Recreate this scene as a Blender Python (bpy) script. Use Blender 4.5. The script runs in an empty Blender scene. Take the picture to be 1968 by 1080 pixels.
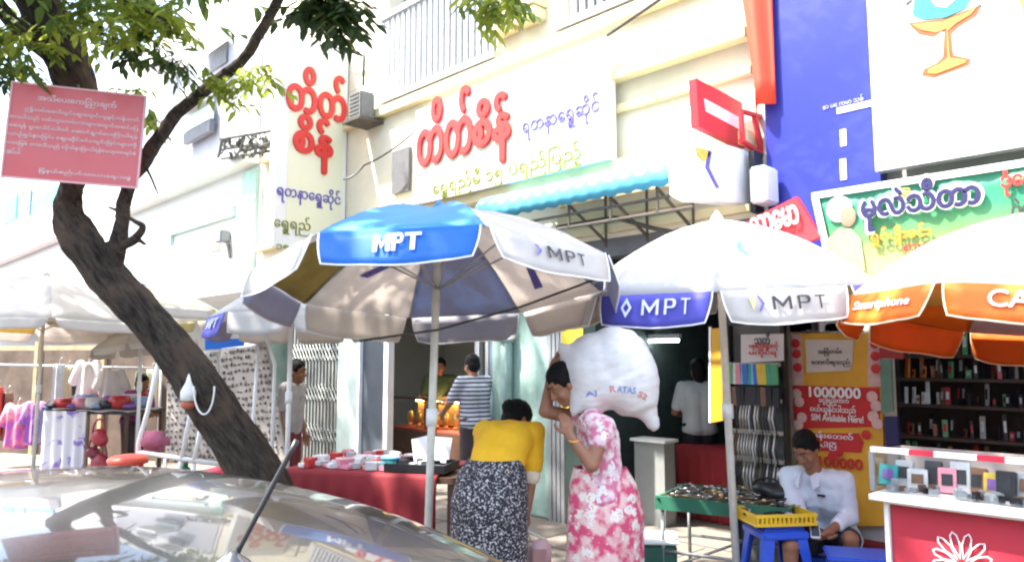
import bpy, bmesh, math, random
from mathutils import Vector as V, Matrix as MX, noise as NZ
R_ = math.radians
random.seed(7)
S = bpy.context.scene
COL = S.collection
# ---------------------------------------------------------------- camera
FPX, CH, HEAD, PITCH = 1450.0, 1.72, 45.7, math.degrees(math.atan(150 / 1450))
cd = bpy.data.cameras.new('camera')
cam = bpy.data.objects.new('camera', cd)
COL.objects.link(cam)
cd.sensor_width = 36
cd.lens = FPX / 1968 * 36
cd.clip_start, cd.clip_end = 0.05, 800
cam.location = (0, 0, CH)
cam.rotation_euler = (R_(90 + PITCH), 0, R_(HEAD))
S.camera = cam
# ---------------------------------------------------------------- light
SUN_EL, SUN_AZ = 60.0, 217.0          # azimuth clockwise from +Y: where the sun stands
w = bpy.data.worlds.new('World')
S.world = w
w.use_nodes = True
nt = w.node_tree
sky = nt.nodes.new('ShaderNodeTexSky')
sky.sky_type = 'NISHITA'
sky.sun_disc = False
sky.sun_elevation = R_(SUN_EL)
sky.sun_rotation = R_(SUN_AZ)
sky.dust_density = 3.0
sky.air_density = 1.4
sky.ozone_density = 1.0
nt.links.new(sky.outputs[0], nt.nodes['Background'].inputs[0])
nt.nodes['Background'].inputs[1].default_value = 0.15
ld = bpy.data.lights.new('sun', 'SUN')
ld.energy = 3.7
ld.angle = R_(1.0)
ld.color = (1, .95, .87)
sun = bpy.data.objects.new('sun', ld)
COL.objects.link(sun)
_a, _e = R_(SUN_AZ), R_(SUN_EL)
SD = V((math.sin(_a) * math.cos(_e), math.cos(_a) * math.cos(_e), math.sin(_e)))
sun.rotation_euler = SD.to_track_quat('Z', 'Y').to_euler()
sun.location = (0, -5, 20)
vs = S.view_settings
vs.view_transform, vs.look, vs.gamma, vs.exposure = 'Standard', 'None', 1, 2.45
S.cycles.filter_width = 2.2
S.cycles.max_bounces = 8
S.cycles.transparent_max_bounces = 12
# ---------------------------------------------------------------- pixel -> world helpers
_h, _p = R_(HEAD), R_(PITCH)
FW = V((-math.sin(_h), math.cos(_h), 0))
RT = V((math.cos(_h), math.sin(_h), 0))
UP = V((0, 0, 1))
CAMP = V((0, 0, CH))


def ray(px, py):
    u, v = (px - 984) / FPX, (540 - py) / FPX
    f = FW * math.cos(_p) + UP * math.sin(_p)
    n = UP * math.cos(_p) - FW * math.sin(_p)
    return f + RT * u + n * v


def PY(px, py, y):
    d = ray(px, py)
    return CAMP + d * (y / d.y)


def PX(px, py, x):
    d = ray(px, py)
    return CAMP + d * (x / d.x)


def PZ(px, py, z):
    d = ray(px, py)
    return CAMP + d * ((z - CH) / d.z)


def PD(px, py, dep):
    """point at horizontal distance dep along the view heading"""
    d = ray(px, py)
    return CAMP + d * (dep / d.dot(FW))


# ---------------------------------------------------------------- materials
MATS = {}


def mat(name, col, rough=.65, metal=0, var=.12, scale=5, bump=0, bscale=40, emit=0, coat=0, lucent=0, trans=0, spec=None):
    if name in MATS:
        return MATS[name]
    m = bpy.data.materials.new(name)
    m.use_nodes = True
    t = m.node_tree
    b = t.nodes['Principled BSDF']
    b.inputs['Roughness'].default_value = rough
    b.inputs['Metallic'].default_value = metal
    if spec is not None:
        b.inputs['Specular IOR Level'].default_value = spec
    if coat:
        b.inputs['Coat Weight'].default_value = coat
        b.inputs['Coat Roughness'].default_value = .04
    if trans:
        b.inputs['Transmission Weight'].default_value = trans
    if emit:
        b.inputs['Emission Color'].default_value = (*col, 1)
        b.inputs['Emission Strength'].default_value = emit
    tc = t.nodes.new('ShaderNodeTexCoord')
    if var:
        n = t.nodes.new('ShaderNodeTexNoise')
        n.inputs['Scale'].default_value = scale
        n.inputs['Detail'].default_value = 5
        n.inputs['Roughness'].default_value = .65
        t.links.new(tc.outputs['Object'], n.inputs['Vector'])
        r = t.nodes.new('ShaderNodeValToRGB')
        r.color_ramp.elements[0].position, r.color_ramp.elements[1].position = .3, .7
        r.color_ramp.elements[0].color = (*[max(0, c * (1 - var)) for c in col], 1)
        r.color_ramp.elements[1].color = (*[min(1, c * (1 + var * .7)) for c in col], 1)
        t.links.new(n.outputs['Fac'], r.inputs[0])
        t.links.new(r.outputs[0], b.inputs['Base Color'])
        src = r.outputs[0]
    else:
        b.inputs['Base Color'].default_value = (*col, 1)
        src = None
    if bump:
        n2 = t.nodes.new('ShaderNodeTexNoise')
        n2.inputs['Scale'].default_value = bscale
        n2.inputs['Detail'].default_value = 6
        t.links.new(tc.outputs['Object'], n2.inputs['Vector'])
        bp = t.nodes.new('ShaderNodeBump')
        bp.inputs['Strength'].default_value = bump
        bp.inputs['Distance'].default_value = .02
        t.links.new(n2.outputs['Fac'], bp.inputs['Height'])
        t.links.new(bp.outputs[0], b.inputs['Normal'])
    if lucent:
        tr = t.nodes.new('ShaderNodeBsdfTranslucent')
        if src:
            t.links.new(src, tr.inputs[0])
        else:
            tr.inputs[0].default_value = (*col, 1)
        mx = t.nodes.new('ShaderNodeMixShader')
        mx.inputs[0].default_value = lucent
        t.links.new(b.outputs[0], mx.inputs[1])
        t.links.new(tr.outputs[0], mx.inputs[2])
        t.links.new(mx.outputs[0], t.nodes['Material Output'].inputs[0])
    MATS[name] = m
    return m


def pattern(name, kind, cols, scale, rough=.8, thr=(.45, .55), lucent=0, stretch=(1, 1, 1)):
    """printed cloth: kind 'noise' / 'voronoi' / 'wave' through a constant colour ramp"""
    if name in MATS:
        return MATS[name]
    m = bpy.data.materials.new(name)
    m.use_nodes = True
    t = m.node_tree
    b = t.nodes['Principled BSDF']
    b.inputs['Roughness'].default_value = rough
    tc = t.nodes.new('ShaderNodeTexCoord')
    mp = t.nodes.new('ShaderNodeMapping')
    mp.inputs['Scale'].default_value = stretch
    t.links.new(tc.outputs['Object'], mp.inputs[0])
    if kind == 'voronoi':
        n = t.nodes.new('ShaderNodeTexVoronoi')
        out = n.outputs['Distance']
    elif kind == 'wave':
        n = t.nodes.new('ShaderNodeTexWave')
        n.inputs['Distortion'].default_value = .6
        n.bands_direction = 'Z'
        out = n.outputs['Fac']
    else:
        n = t.nodes.new('ShaderNodeTexNoise')
        n.inputs['Detail'].default_value = 2.5
        n.inputs['Distortion'].default_value = .8
        out = n.outputs['Fac']
    n.inputs['Scale'].default_value = scale
    t.links.new(mp.outputs[0], n.inputs['Vector'])
    r = t.nodes.new('ShaderNodeValToRGB')
    e = r.color_ramp.elements
    while len(e) < len(cols):
        e.new(.5)
    for i, (p, c) in enumerate(cols):
        e[i].position = p
        e[i].color = (*c, 1)
    t.links.new(out, r.inputs[0])
    t.links.new(r.outputs[0], b.inputs['Base Color'])
    MATS[name] = m
    return m


# ---------------------------------------------------------------- mesh builder
def wloc(o):
    p = V((0, 0, 0))
    while o is not None:
        p += o.location
        o = o.parent
    return p


def frame(o, x, y):
    x = x.normalized()
    z = x.cross(y).normalized()
    y = z.cross(x)
    m = MX((x, y, z)).transposed().to_4x4()
    m.translation = o
    return m


class MB:
    def __init__(s, xf=None):
        s.bm = bmesh.new()
        s.xf = xf

    def _t(s, vs, xf):
        m = xf if xf is not None else s.xf
        if m is not None:
            for v in vs:
                v.co = m @ v.co
        return s

    def box(s, c, d, xf=None, rz=0, bev=0):
        r = bmesh.ops.create_cube(s.bm, size=1)
        vs = r['verts']
        m = MX.Rotation(rz, 4, 'Z')
        for v in vs:
            v.co = m @ V((v.co.x * d[0], v.co.y * d[1], v.co.z * d[2])) + V(c)
        if bev:
            es = list({e for v in vs for e in v.link_edges})
            rr = bmesh.ops.bevel(s.bm, geom=es, offset=bev, segments=2, affect='EDGES', clamp_overlap=True)
            vs = list({v for f in rr['faces'] for v in f.verts} | {v for v in vs if v.is_valid})
        s._t(vs, xf)
        return s

    def bx(s, x0, x1, y0, y1, z0, z1, xf=None, bev=0):
        return s.box(((x0 + x1) / 2, (y0 + y1) / 2, (z0 + z1) / 2), (abs(x1 - x0), abs(y1 - y0), abs(z1 - z0)), xf, 0, bev)

    def poly(s, pts, xf=None):
        vs = [s.bm.verts.new(V(p)) for p in pts]
        s.bm.faces.new(vs)
        return s._t(vs, xf)

    def slab(s, pts, t, xf=None):
        """polygon (list of 3D points, planar) given thickness t opposite its normal"""
        P = [V(p) for p in pts]
        n = V((0, 0, 0))
        for i in range(len(P)):
            n += P[i].cross(P[(i + 1) % len(P)])
        n.normalize()
        a = [s.bm.verts.new(p) for p in P]
        b = [s.bm.verts.new(p - n * t) for p in P]
        s.bm.faces.new(a)
        s.bm.faces.new(b[::-1])
        for i in range(len(P)):
            j = (i + 1) % len(P)
            s.bm.faces.new((a[j], a[i], b[i], b[j]))
        return s._t(a + b, xf)

    def grid(s, rows, xf=None, closed=False, caps=False):
        G = [[s.bm.verts.new(V(p)) for p in r] for r in rows]
        for i in range(len(G) - 1):
            n = len(G[i])
            for j in range(n if closed else n - 1):
                k = (j + 1) % n
                s.bm.faces.new((G[i][j], G[i][k], G[i + 1][k], G[i + 1][j]))
        if caps:
            s.bm.faces.new(G[0][::-1])
            s.bm.faces.new(G[-1])
        return s._t([v for r in G for v in r], xf)

    def tube(s, pts, r, n=8, xf=None, flat=None):
        P = [V(p) for p in pts]
        rs = r if isinstance(r, (list, tuple)) else [r] * len(P)
        rows = []
        prev = None
        for i, p in enumerate(P):
            t = (P[min(i + 1, len(P) - 1)] - P[max(i - 1, 0)]).normalized()
            a = V((0, 0, 1)) if abs(t.z) < .95 else V((1, 0, 0))
            if prev is not None:
                a = prev
            u = (a - t * a.dot(t)).normalized()
            prev = u
            v = t.cross(u)
            rows.append([p + (u * math.cos(2 * math.pi * k / n) + v * math.sin(2 * math.pi * k / n)) * rs[i] for k in range(n)])
        return s.grid(rows, xf, True, True)

    def lathe(s, prof, o=(0, 0, 0), n=20, xf=None):
        rows = [[V(o) + V((r * math.cos(2 * math.pi * k / n), r * math.sin(2 * math.pi * k / n), z)) for k in range(n)] for r, z in prof]
        return s.grid(rows, xf, True, True)

    def ball(s, c, r, xf=None, seg=14, rot=None):
        rr = bmesh.ops.create_uvsphere(s.bm, u_segments=seg, v_segments=max(6, seg * 2 // 3), radius=1)
        rad = r if hasattr(r, '__len__') else (r, r, r)
        for v in rr['verts']:
            q = V((v.co.x * rad[0], v.co.y * rad[1], v.co.z * rad[2]))
            v.co = V(c) + (rot @ q if rot is not None else q)
        return s._t(rr['verts'], xf)

    def cap(s, a, ra, b, rb, n=12):
        """closed tapered capsule"""
        a, b = V(a), V(b)
        t = (b - a)
        L = t.length
        t.normalize()
        P, rs = [], []
        for k in range(4):
            th = math.pi / 2 * (k + .25) / 4
            P.append(a - t * ra * math.cos(th))
            rs.append(ra * math.sin(th))
        for k in range(4)[::-1]:
            th = math.pi / 2 * (k + .25) / 4
            P.append(b + t * rb * math.cos(th))
            rs.append(rb * math.sin(th))
        return s.tube(P, rs, n)

    def build(s, name, m, parent=None, smooth=False, bevel=0, weld=False):
        if weld:
            bmesh.ops.remove_doubles(s.bm, verts=s.bm.verts, dist=1e-4)
        bmesh.ops.recalc_face_normals(s.bm, faces=s.bm.faces)
        me = bpy.data.meshes.new(name)
        o = wloc(parent) if parent is not None else V((0, 0, 0))
        for v in s.bm.verts:
            v.co -= o
        s.bm.to_mesh(me)
        s.bm.free()
        return mesh_obj(name, me, m, parent, smooth, bevel)


def mesh_obj(name, me, m, parent=None, smooth=False, bevel=0):
    ob = bpy.data.objects.new(name, me)
    COL.objects.link(ob)
    if m is not None:
        me.materials.append(m)
    if parent is not None:
        ob.parent = parent
    if smooth:
        for p in me.polygons:
            p.use_smooth = True
    if bevel:
        b = ob.modifiers.new('bevel', 'BEVEL')
        b.width, b.segments, b.limit_method = bevel, 2, 'ANGLE'
    return ob


def recenter(o):
    """move a one-mesh thing's origin to its base"""
    me = o.data
    xs = [v.co for v in me.vertices]
    c = V((sum(v.x for v in xs) / len(xs), sum(v.y for v in xs) / len(xs), min(v.z for v in xs)))
    for v in xs:
        v -= c
    o.location = o.location + c
    return o


def tag(o, label=None, cat=None, group=None, kind=None):
    if label:
        o['label'] = label
    if cat:
        o['category'] = cat
    if group:
        o['group'] = group
    if kind:
        o['kind'] = kind
    return o


def thing(name, label, cat, loc, group=None):
    o = bpy.data.objects.new(name, None)
    o.empty_display_size = .1
    COL.objects.link(o)
    o.location = V(loc)
    return tag(o, label, cat, group)


def kids(o):
    return [c for c in COL.objects if c.parent == o]


def copy_tree(o, parent=None, loc=None, rz=None, label=None):
    c = o.copy()
    COL.objects.link(c)
    c.parent = parent
    if loc is not None:
        c.location = loc
    if rz is not None:
        c.rotation_euler = (0, 0, rz)
    if label:
        c['label'] = label
    for k in o.children:
        copy_tree(k, c)
    return c


def text(body, fr, x, y, wd, ht, m, parent, bold=0, name='lettering', ext=.002, lift=.004, italic=0, outline=None):
    """lettering fitted into the box (x, y, wd, ht) of a plane frame (origin lower left)"""
    cu = bpy.data.curves.new('t', 'FONT')
    cu.body = body
    cu.size = 1
    cu.offset = bold if bold < .02 else 0
    cu.shear = italic
    cu.extrude = .004
    cu.resolution_u = 3
    o = bpy.data.objects.new('t', cu)
    COL.objects.link(o)
    dg = bpy.context.evaluated_depsgraph_get()
    me = bpy.data.meshes.new_from_object(o.evaluated_get(dg))
    bpy.data.objects.remove(o)
    bpy.data.curves.remove(cu)
    me.name = name
    vs = me.vertices
    if not len(vs):
        return None
    x0, x1 = min(v.co.x for v in vs), max(v.co.x for v in vs)
    y0, y1 = min(v.co.y for v in vs), max(v.co.y for v in vs)
    sx = wd / max(1e-6, x1 - x0)
    sy = ht / max(1e-6, y1 - y0) if ht else sx
    off = wloc(parent)
    for v in vs:
        v.co = V(((v.co.x - x0) * sx + x, (v.co.y - y0) * sy + y, lift + (ext if v.co.z > 0 else -.003)))
    if bold >= .02:                     # heavy strokes: the glyphs thickened all round
        bm = bmesh.new()
        r = bold * min(sx, sy)
        for k in range(9):
            n0 = len(bm.verts)
            bm.from_mesh(me)
            bm.verts.ensure_lookup_table()
            a = k * math.pi / 4
            d = V((0, 0, 0)) if k == 8 else V((math.cos(a) * r, math.sin(a) * r, -.0004 * (k + 1)))
            for q in bm.verts[n0:]:
                q.co += d
        bm.to_mesh(me)
        bm.free()
    for v in me.vertices:
        v.co = fr @ v.co - off
    me.materials.clear()
    return mesh_obj(name, me, m, parent)


def remeshed(mb, name, m, parent, vox=.01, it=5, fac=.5):
    """several closed pieces fused to one continuous smooth surface"""
    bmesh.ops.recalc_face_normals(mb.bm, faces=mb.bm.faces)
    me = bpy.data.meshes.new('r')
    mb.bm.to_mesh(me)
    mb.bm.free()
    o = bpy.data.objects.new('r', me)
    COL.objects.link(o)
    md = o.modifiers.new('r', 'REMESH')
    md.mode, md.voxel_size = 'VOXEL', vox
    if it:
        sm = o.modifiers.new('s', 'SMOOTH')
        sm.iterations, sm.factor = it, fac
    dg = bpy.context.evaluated_depsgraph_get()
    out = bpy.data.meshes.new_from_object(o.evaluated_get(dg))
    bpy.data.objects.remove(o)
    bpy.data.meshes.remove(me)
    off = wloc(parent) if parent is not None else V((0, 0, 0))
    for v in out.vertices:
        v.co -= off
    out.name = name
    out.materials.clear()
    return mesh_obj(name, out, m, parent, True)


# ---------------------------------------------------------------- shared materials
WHITE = mat('white paint', (.78, .78, .76), .5, var=.06, scale=3)
CREAM = mat('cream wall', (.78, .72, .56), .85, var=.12, scale=1.3, bump=.15, bscale=25)
CREAM2 = mat('cream moulding', (.74, .62, .36), .8, var=.1, scale=2)
PALEW = mat('pale wall', (.74, .74, .72), .85, var=.1, scale=.8, bump=.1)
GREYW = mat('grey wall', (.32, .32, .36), .85, var=.15, scale=.7, bump=.1)
GREENW = mat('pale green wall', (.30, .43, .37), .8, var=.25, scale=2.2, bump=.25, bscale=18)
MINT = mat('mint wall', (.52, .66, .60), .8, var=.15, scale=1.5)
INTW = mat('interior wall', (.46, .46, .43), .8, var=.08, scale=1)
DARK = mat('dark interior', (.035, .035, .04), .8, var=.3, scale=2)
BLACK = mat('black plastic', (.015, .015, .017), .4, var=.1)
STEEL = mat('galvanised steel', (.45, .46, .47), .4, .7, var=.15, scale=8)
POLE = mat('painted pole', (.66, .63, .55), .45, var=.18, scale=9)
IRON = mat('old iron', (.10, .085, .07), .6, .3, var=.3, scale=9)
WOOD = mat('dark wood', (.10, .05, .028), .5, var=.3, scale=6)
REDP = mat('red sign', (.62, .03, .04), .45, var=.06, scale=2)
MPTBLUE = mat('blue fabric', (.02, .17, .62), .6, var=.08, scale=4, lucent=.25)
MPTPURP = mat('violet fabric', (.10, .10, .52), .65, var=.08, scale=4, lucent=.2)
CLOTHW = mat('white fabric', (.72, .70, .68), .8, var=.09, scale=3, lucent=.45)
ORANGE = mat('orange fabric', (.95, .22, .015), .6, var=.08, scale=4, lucent=.55)
LETW = mat('white lettering', (.82, .82, .82), .5, var=0)
LETK = mat('black lettering', (.03, .03, .04), .5, var=0)
LETR = mat('red lettering', (.66, .035, .03), .45, var=.05)
LETP = mat('violet lettering', (.12, .10, .42), .5, var=0)
LETG = mat('olive lettering', (.20, .22, .02), .5, var=0)
YELLOW = mat('yellow paint', (.72, .42, .02), .5, var=.1)
GLASS = mat('glass', (.9, .95, .95), .03, var=0, trans=1)
SKIN = mat('brown skin', (.30, .135, .075), .5, var=.1, scale=14, spec=.35)
HAIR = mat('black hair', (.005, .0045, .004), .6, var=.3, scale=60, bump=.5, bscale=110, spec=.18)
EYEW = mat('eye white', (.30, .26, .24), .3, var=0)
EYEK = mat('eye dark', (.01, .008, .006), .2, var=0)
LIP = mat('lips', (.26, .085, .06), .5, var=.05)
BLUEPL = mat('blue plastic', (.03, .10, .62), .38, var=.06, scale=3)
YELPL = mat('yellow plastic', (.80, .50, .02), .4, var=.06, scale=3)
REDCL = mat('dark red cloth', (.21, .008, .014), .8, var=.15, scale=3, bump=.1, bscale=10)
COLS = [mat('pack ' + n, c, .4, var=.2, scale=14) for n, c in (('red', (.5, .03, .03)), ('blue', (.05, .15, .5)), ('sky', (.2, .5, .75)), ('green', (.1, .35, .15)), ('yellow', (.7, .5, .06)), ('white', (.7, .7, .7)), ('black', (.02, .02, .025)), ('pink', (.65, .25, .32)), ('silver', (.45, .45, .46)), ('orange', (.75, .22, .03)), ('brown', (.2, .1, .06)), ('violet', (.25, .12, .4)), ('teal', (.05, .35, .35)))]
CR, CBL, CSK, CGR, CYE, CWH, CBK, CPK, CSV, COR, CBR, CVI, CTE = COLS
PAV = .12
# ================================================================ ground
road = MB().poly([(-140, -60, 0), (60, -60, 0), (60, 60, 0), (-140, 60, 0)]).build('road', mat('asphalt', (.075, .073, .072), .9, var=.3, scale=2.5, bump=.4, bscale=60))
tag(road, kind='structure')
pv = MB().bx(-60, 12, 1.95, 5.85, .02, PAV).build('pavement', mat('pavement concrete', (.17, .145, .12), .9, var=.3, scale=1.7, bump=.3, bscale=30), bevel=.01)
tag(pv, kind='structure')
kb = MB().bx(-60, 12, 1.80, 1.946, .004, PAV + .01).build('kerb', mat('kerb concrete', (.42, .40, .36), .9, var=.3, scale=3), bevel=.02)
tag(kb, kind='structure')
m = MB()
for x in range(-30, 6, 1):
    m.bx(x * 1.2, x * 1.2 + .012, 1.97, 5.8, PAV + .001, PAV + .004)
for y in (2.9, 3.9, 4.9):
    m.bx(-40, 8, y, y + .012, PAV + .001, PAV + .0045)
tag(m.build('pavement_joints', mat('joint', (.1, .09, .08), .95, var=0)), kind='structure')

# ================================================================ gold shop building (cream)
FY = 5.8
bA = thing('shop_building', 'cream two storey shop building with barred balconies above a gold shop', 'building', (-7.5, FY, 0))
W0, W1 = -12.0, -3.0


def xs(px, y=FY):
    return PY(px, 690, y).x


def zs(px, py, y=FY):
    return PY(px, py, y).z


bal = [(xs(735), xs(953)), (xs(1085), xs(1268))]
ZB = 5.28
m = MB()
m.bx(W0, W1, FY, FY + .25, 2.9, ZB)
m.bx(W0, bal[0][0], FY, FY + .25, ZB, 8.6)
m.bx(bal[0][1], bal[1][0], FY, FY + .25, ZB, 8.6)
m.bx(bal[1][1], W1, FY, FY + .25, ZB, 8.6)
for a, b in bal:
    m.bx(a, b, FY, FY + .25, 7.6, 8.6)
m.bx(W0, W1, FY + .25, FY + .5, 8.2, 8.9)
m.build('wall', CREAM, bA)
m = MB()
for a, b in bal:
    m.bx(a - .1, b + .1, FY + 1.2, FY + 1.3, ZB - .3, 8.2)
    m.bx(a - .1, a, FY + .26, FY + 1.2, ZB - .3, 8.2).bx(b, b + .1, FY + .26, FY + 1.2, ZB - .3, 8.2)
    m.bx(a - .1, b + .1, FY + .26, FY + 1.3, ZB - .35, ZB - .3)
m.build('balcony_recess', mat('balcony wall', (.30, .30, .34), .85, var=.15), bA)
for a, b in bal:
    gr = MB()
    n = int((b - a) / .115)
    for i in range(n + 1):
        x = a + (b - a) * i / n
        gr.bx(x - .026, x + .026, FY - .09, FY - .06, ZB - .02, 6.35)
    g = gr.build('balcony_grille', mat('grille paint', (.62, .64, .68), .5, var=.12, scale=6), bA)
    MB().bx(a - .05, b + .05, FY - .12, FY - .04, 6.35, 6.43).build('rail', mat('rail paint', (.5, .5, .5), .5, var=.2), g)
    MB().bx(a - .05, b + .05, FY - .11, FY - .03, ZB - .1, ZB - .02).build('rail', MATS['rail paint'], g)
# mouldings
m = MB()
m.bx(W0, W1, FY - .10, FY - .003, ZB - .26, ZB - .13)
m.bx(xs(1172), W1, FY - .14, FY - .003, 4.42, 4.52)
m.bx(xs(1172), W1, FY - .06, FY - .003, 4.12, 4.20)
m.bx(W0, W1, FY - .16, FY - .003, 3.50, 3.62)
for z in (3.34, 3.16, 3.0):
    m.bx(xs(1080), W1, FY - .07, FY - .003, z - .06, z + .03)
for px in (962, 1012):
    x = xs(px)
    m.bx(x, x + .32, FY - .20, FY - .003, ZB + .12, ZB + .24)
m.bx(xs(960), xs(1055), FY - .22, FY - .003, ZB + .26, ZB + .42)
m.build('cornice', CREAM2, bA, bevel=.01)
m = MB().bx(xs(753), xs(786), FY - .05, FY - .003, zs(770, 372), zs(770, 290))
m.build('shuttered_window', mat('shutter grey', (.13, .13, .135), .7, var=.2, scale=9), bA)
# ground floor piers and interior
m = MB()
m.bx(xs(958), xs(1092), FY - .10, FY + .45, PAV, 2.95)
m.build('pier', GREENW, bA, bevel=.02)
MB().bx(W0 - .1, W0 + .35, FY, FY + .4, PAV, 2.9).build('pier', GREENW, bA, bevel=.02)
m = MB()
px0 = xs(995)
m.tube([(px0, FY - .17, PAV), (px0, FY - .17, 2.95)], .065, 12)
for z in (1.9, 2.4):
    m.tube([(px0, FY - .17, z), (px0, FY - .17, z + .12)], .085, 12)
m.build('drain_pipe', mat('pipe green', (.27, .38, .34), .6, var=.25, scale=5), bA, True)
m = MB().bx(W0, W1, FY + .02, FY + .2, 2.72, 2.9)
m.build('lintel', mat('lintel grey', (.16, .16, .16), .8, var=.2), bA)
# gold shop interior room
m = MB()
m.bx(W0, -4.0, FY + 4.0, FY + 4.1, PAV, 3.2)
m.bx(W0 - .1, W0, FY + .41, FY + 4.0, PAV, 3.2)
m.bx(xs(958) + .3, xs(958) + .4, FY + .46, FY + 4.0, PAV, 3.2)
m.bx(W0, xs(958) + .3, FY + .26, FY + 4.0, 2.95, 3.05)
m.build('shop_interior', INTW, bA)
m = MB().bx(W0, W1, FY + .06, FY + 4.0, .06, PAV + .006)
m.build('shop_floor', mat('tile floor', (.22, .20, .17), .5, var=.1), bA)
# partition with pale strip, grey panel
m = MB().bx(xs(644), xs(683), FY + .05, FY + .15, PAV, 2.72)
m.build('pilaster', mat('mint pilaster', (.55, .66, .60), .7, var=.12), bA)
m = MB().bx(xs(688), xs(734), FY + .08, FY + .12, PAV + .2, zs(710, 645))
m.build('grey_shutter', mat('shutter panel', (.085, .10, .12), .55, var=.15), bA)
m = MB().bx(xs(688), xs(734), FY + .075, FY + .125, zs(710, 645) + .003, zs(710, 628))
m.bx(xs(683), xs(688), FY + .03, FY + .13, PAV, 2.72).bx(xs(734), xs(742), FY + .03, FY + .13, PAV, 2.72)
m.build('door_frame', WHITE, bA)
# sliding glass door frame at right of shop
m = MB().bx(xs(905), xs(913), FY + .06, FY + .12, PAV, 2.7).bx(xs(925), xs(931), FY + .06, FY + .12, PAV, 2.7)
m.build('sliding_door_frame', STEEL, bA)
m = MB().bx(xs(932), xs(957), FY + .07, FY + .11, PAV, 2.7)
m.build('blue_grey_door', mat('blue grey', (.13, .17, .22), .4, var=.1), bA)
# accordion gate
gt = thing('folding_gate', 'folding steel lattice gate of the gold shop pulled to its left side', 'gate', ((xs(590)), FY + .2, PAV))
m = MB()
a, b = xs(535), xs(640)
n = 17
for i in range(n + 1):
    x = a + (b - a) * i / n
    m.bx(x - .016, x + .016, FY + .17, FY + .2, PAV + .05, 2.7)
m.build('bar', mat('gate steel', (.32, .34, .33), .5, .5, var=.2, scale=12), gt)
m = MB()
for i in range(n - 1):
    for z in (.5, 1.1, 1.7, 2.3):
        x = a + (b - a) * i / n
        dx = (b - a) / n * 2
        m.tube([(x, FY + .165, z), (x + dx, FY + .165, z + .25)], .008, 4)
        m.tube([(x, FY + .16, z + .25), (x + dx, FY + .16, z)], .008, 4)
m.build('lattice', mat('gate lattice', (.26, .28, .27), .5, .5, var=.2, scale=12), gt)
MB().bx(a - .05, b + .05, FY + .14, FY + .22, 2.64, 2.71).build('track', STEEL, gt)

# dark doorway shop (between pier and accessories rack)
x0, x1 = xs(1092), xs(1412)
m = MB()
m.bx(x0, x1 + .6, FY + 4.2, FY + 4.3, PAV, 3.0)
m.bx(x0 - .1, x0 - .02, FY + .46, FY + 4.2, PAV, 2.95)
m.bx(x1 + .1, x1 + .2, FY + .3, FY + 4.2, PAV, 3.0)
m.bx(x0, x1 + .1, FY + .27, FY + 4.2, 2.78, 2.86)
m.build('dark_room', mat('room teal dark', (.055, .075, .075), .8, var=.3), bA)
m = MB().bx(x1 - .05, x1 + .14, FY - .02, FY + .26, PAV, 2.72)
m.build('door_jamb', mat('jamb', (.05, .05, .05), .6, var=.2), bA)
m = MB()
for i in range(4):
    xx = xs(1072 + i * 8)
    m.bx(xx - .012, xx + .03, FY - .14, FY - .11, PAV, 2.55)
m.build('shutter_rail', STEEL, bA)
yp = thing('yellow_notice_strip', 'tall narrow yellow notice strip hung at the green pier edge', 'sign', PY(1100, 800, FY - .16))
MB().slab([PY(1079, 810, FY - .16), PY(1120, 810, FY - .16), PY(1120, 615, FY - .16), PY(1079, 615, FY - .16)], .01).build('board', mat('yellow board', (.75, .50, .03), .6, var=.15), yp)
# fluorescent tube
ft = thing('fluorescent_lamp', 'lit white fluorescent tube on the dark shop ceiling', 'lamp', PD(1275, 655, 8.6))
p = PD(1275, 655, 8.6)
MB().box(p + V((0, 0, .05)), (.45, .06, .05)).build('fitting', WHITE, ft)
MB().tube([p - V((.2, 0, 0)), p + V((.2, 0, 0))], .016, 8).build('tube', mat('tube light', (.85, 1, .95), .5, var=0, emit=6), ft)

# ---- AC unit, cables on the facade
ac = thing('air_conditioner', 'weathered grey air conditioner unit on the cream wall by the blade sign', 'air conditioner', PY(690, 235, FY - .3))
a_, b_ = PY(668, 234, FY - .35), PY(694, 172, FY - .35)
MB().bx(a_.x, b_.x, FY - .35, FY - .12, a_.z, b_.z, bev=.02).build('casing', mat('ac grey', (.16, .165, .16), .6, var=.3, scale=5), ac)
cx, cz = (a_.x + b_.x) / 2, (a_.z + b_.z) / 2
m = MB()
for k in range(7):
    m.bx(a_.x + .05, b_.x - .05, FY - .358, FY - .352, a_.z + .06 + k * .055, a_.z + .085 + k * .055)
m.build('louvre', mat('ac louvre', (.12, .12, .12), .6, var=.2), ac)
MB().bx(a_.x - .05, b_.x + .05, FY - .4, FY - .003, a_.z - .04, a_.z - .003).build('bracket', IRON, ac)


def cable(name, label, pts, r=.012, m=None, sag=0):
    P = []
    for i in range(len(pts) - 1):
        a, b = V(pts[i]), V(pts[i + 1])
        for k in range(8):
            t = k / 8
            P.append(a.lerp(b, t) - UP * (sag * 4 * t * (1 - t)))
    P.append(V(pts[-1]))
    o = MB().tube(P, r, 6).build(name, m or BLACK, None, True)
    recenter(o)
    return tag(o, label, 'cable')


cable('wall_cable', 'dark cable bent round the corner above the air conditioner', [PY(640, 90, 5.6), PY(700, 108, 5.7), PY(698, 165, 5.7)], .018)
cable('wall_cable', 'black cable slanting down from the main white sign to the blade sign', [PY(795, 255, 5.6), PY(700, 318, 5.5), PY(660, 345, 5.3)], .012, sag=.04)
cable('roof_bracket', 'rusty iron rod slanting under the right barred balcony', [PY(1168, 68, 5.5), PY(1275, -5, 5.2)], .018, IRON)

# ================================================================ main sign and blade sign
fx = V((1, 0, 0))


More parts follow.
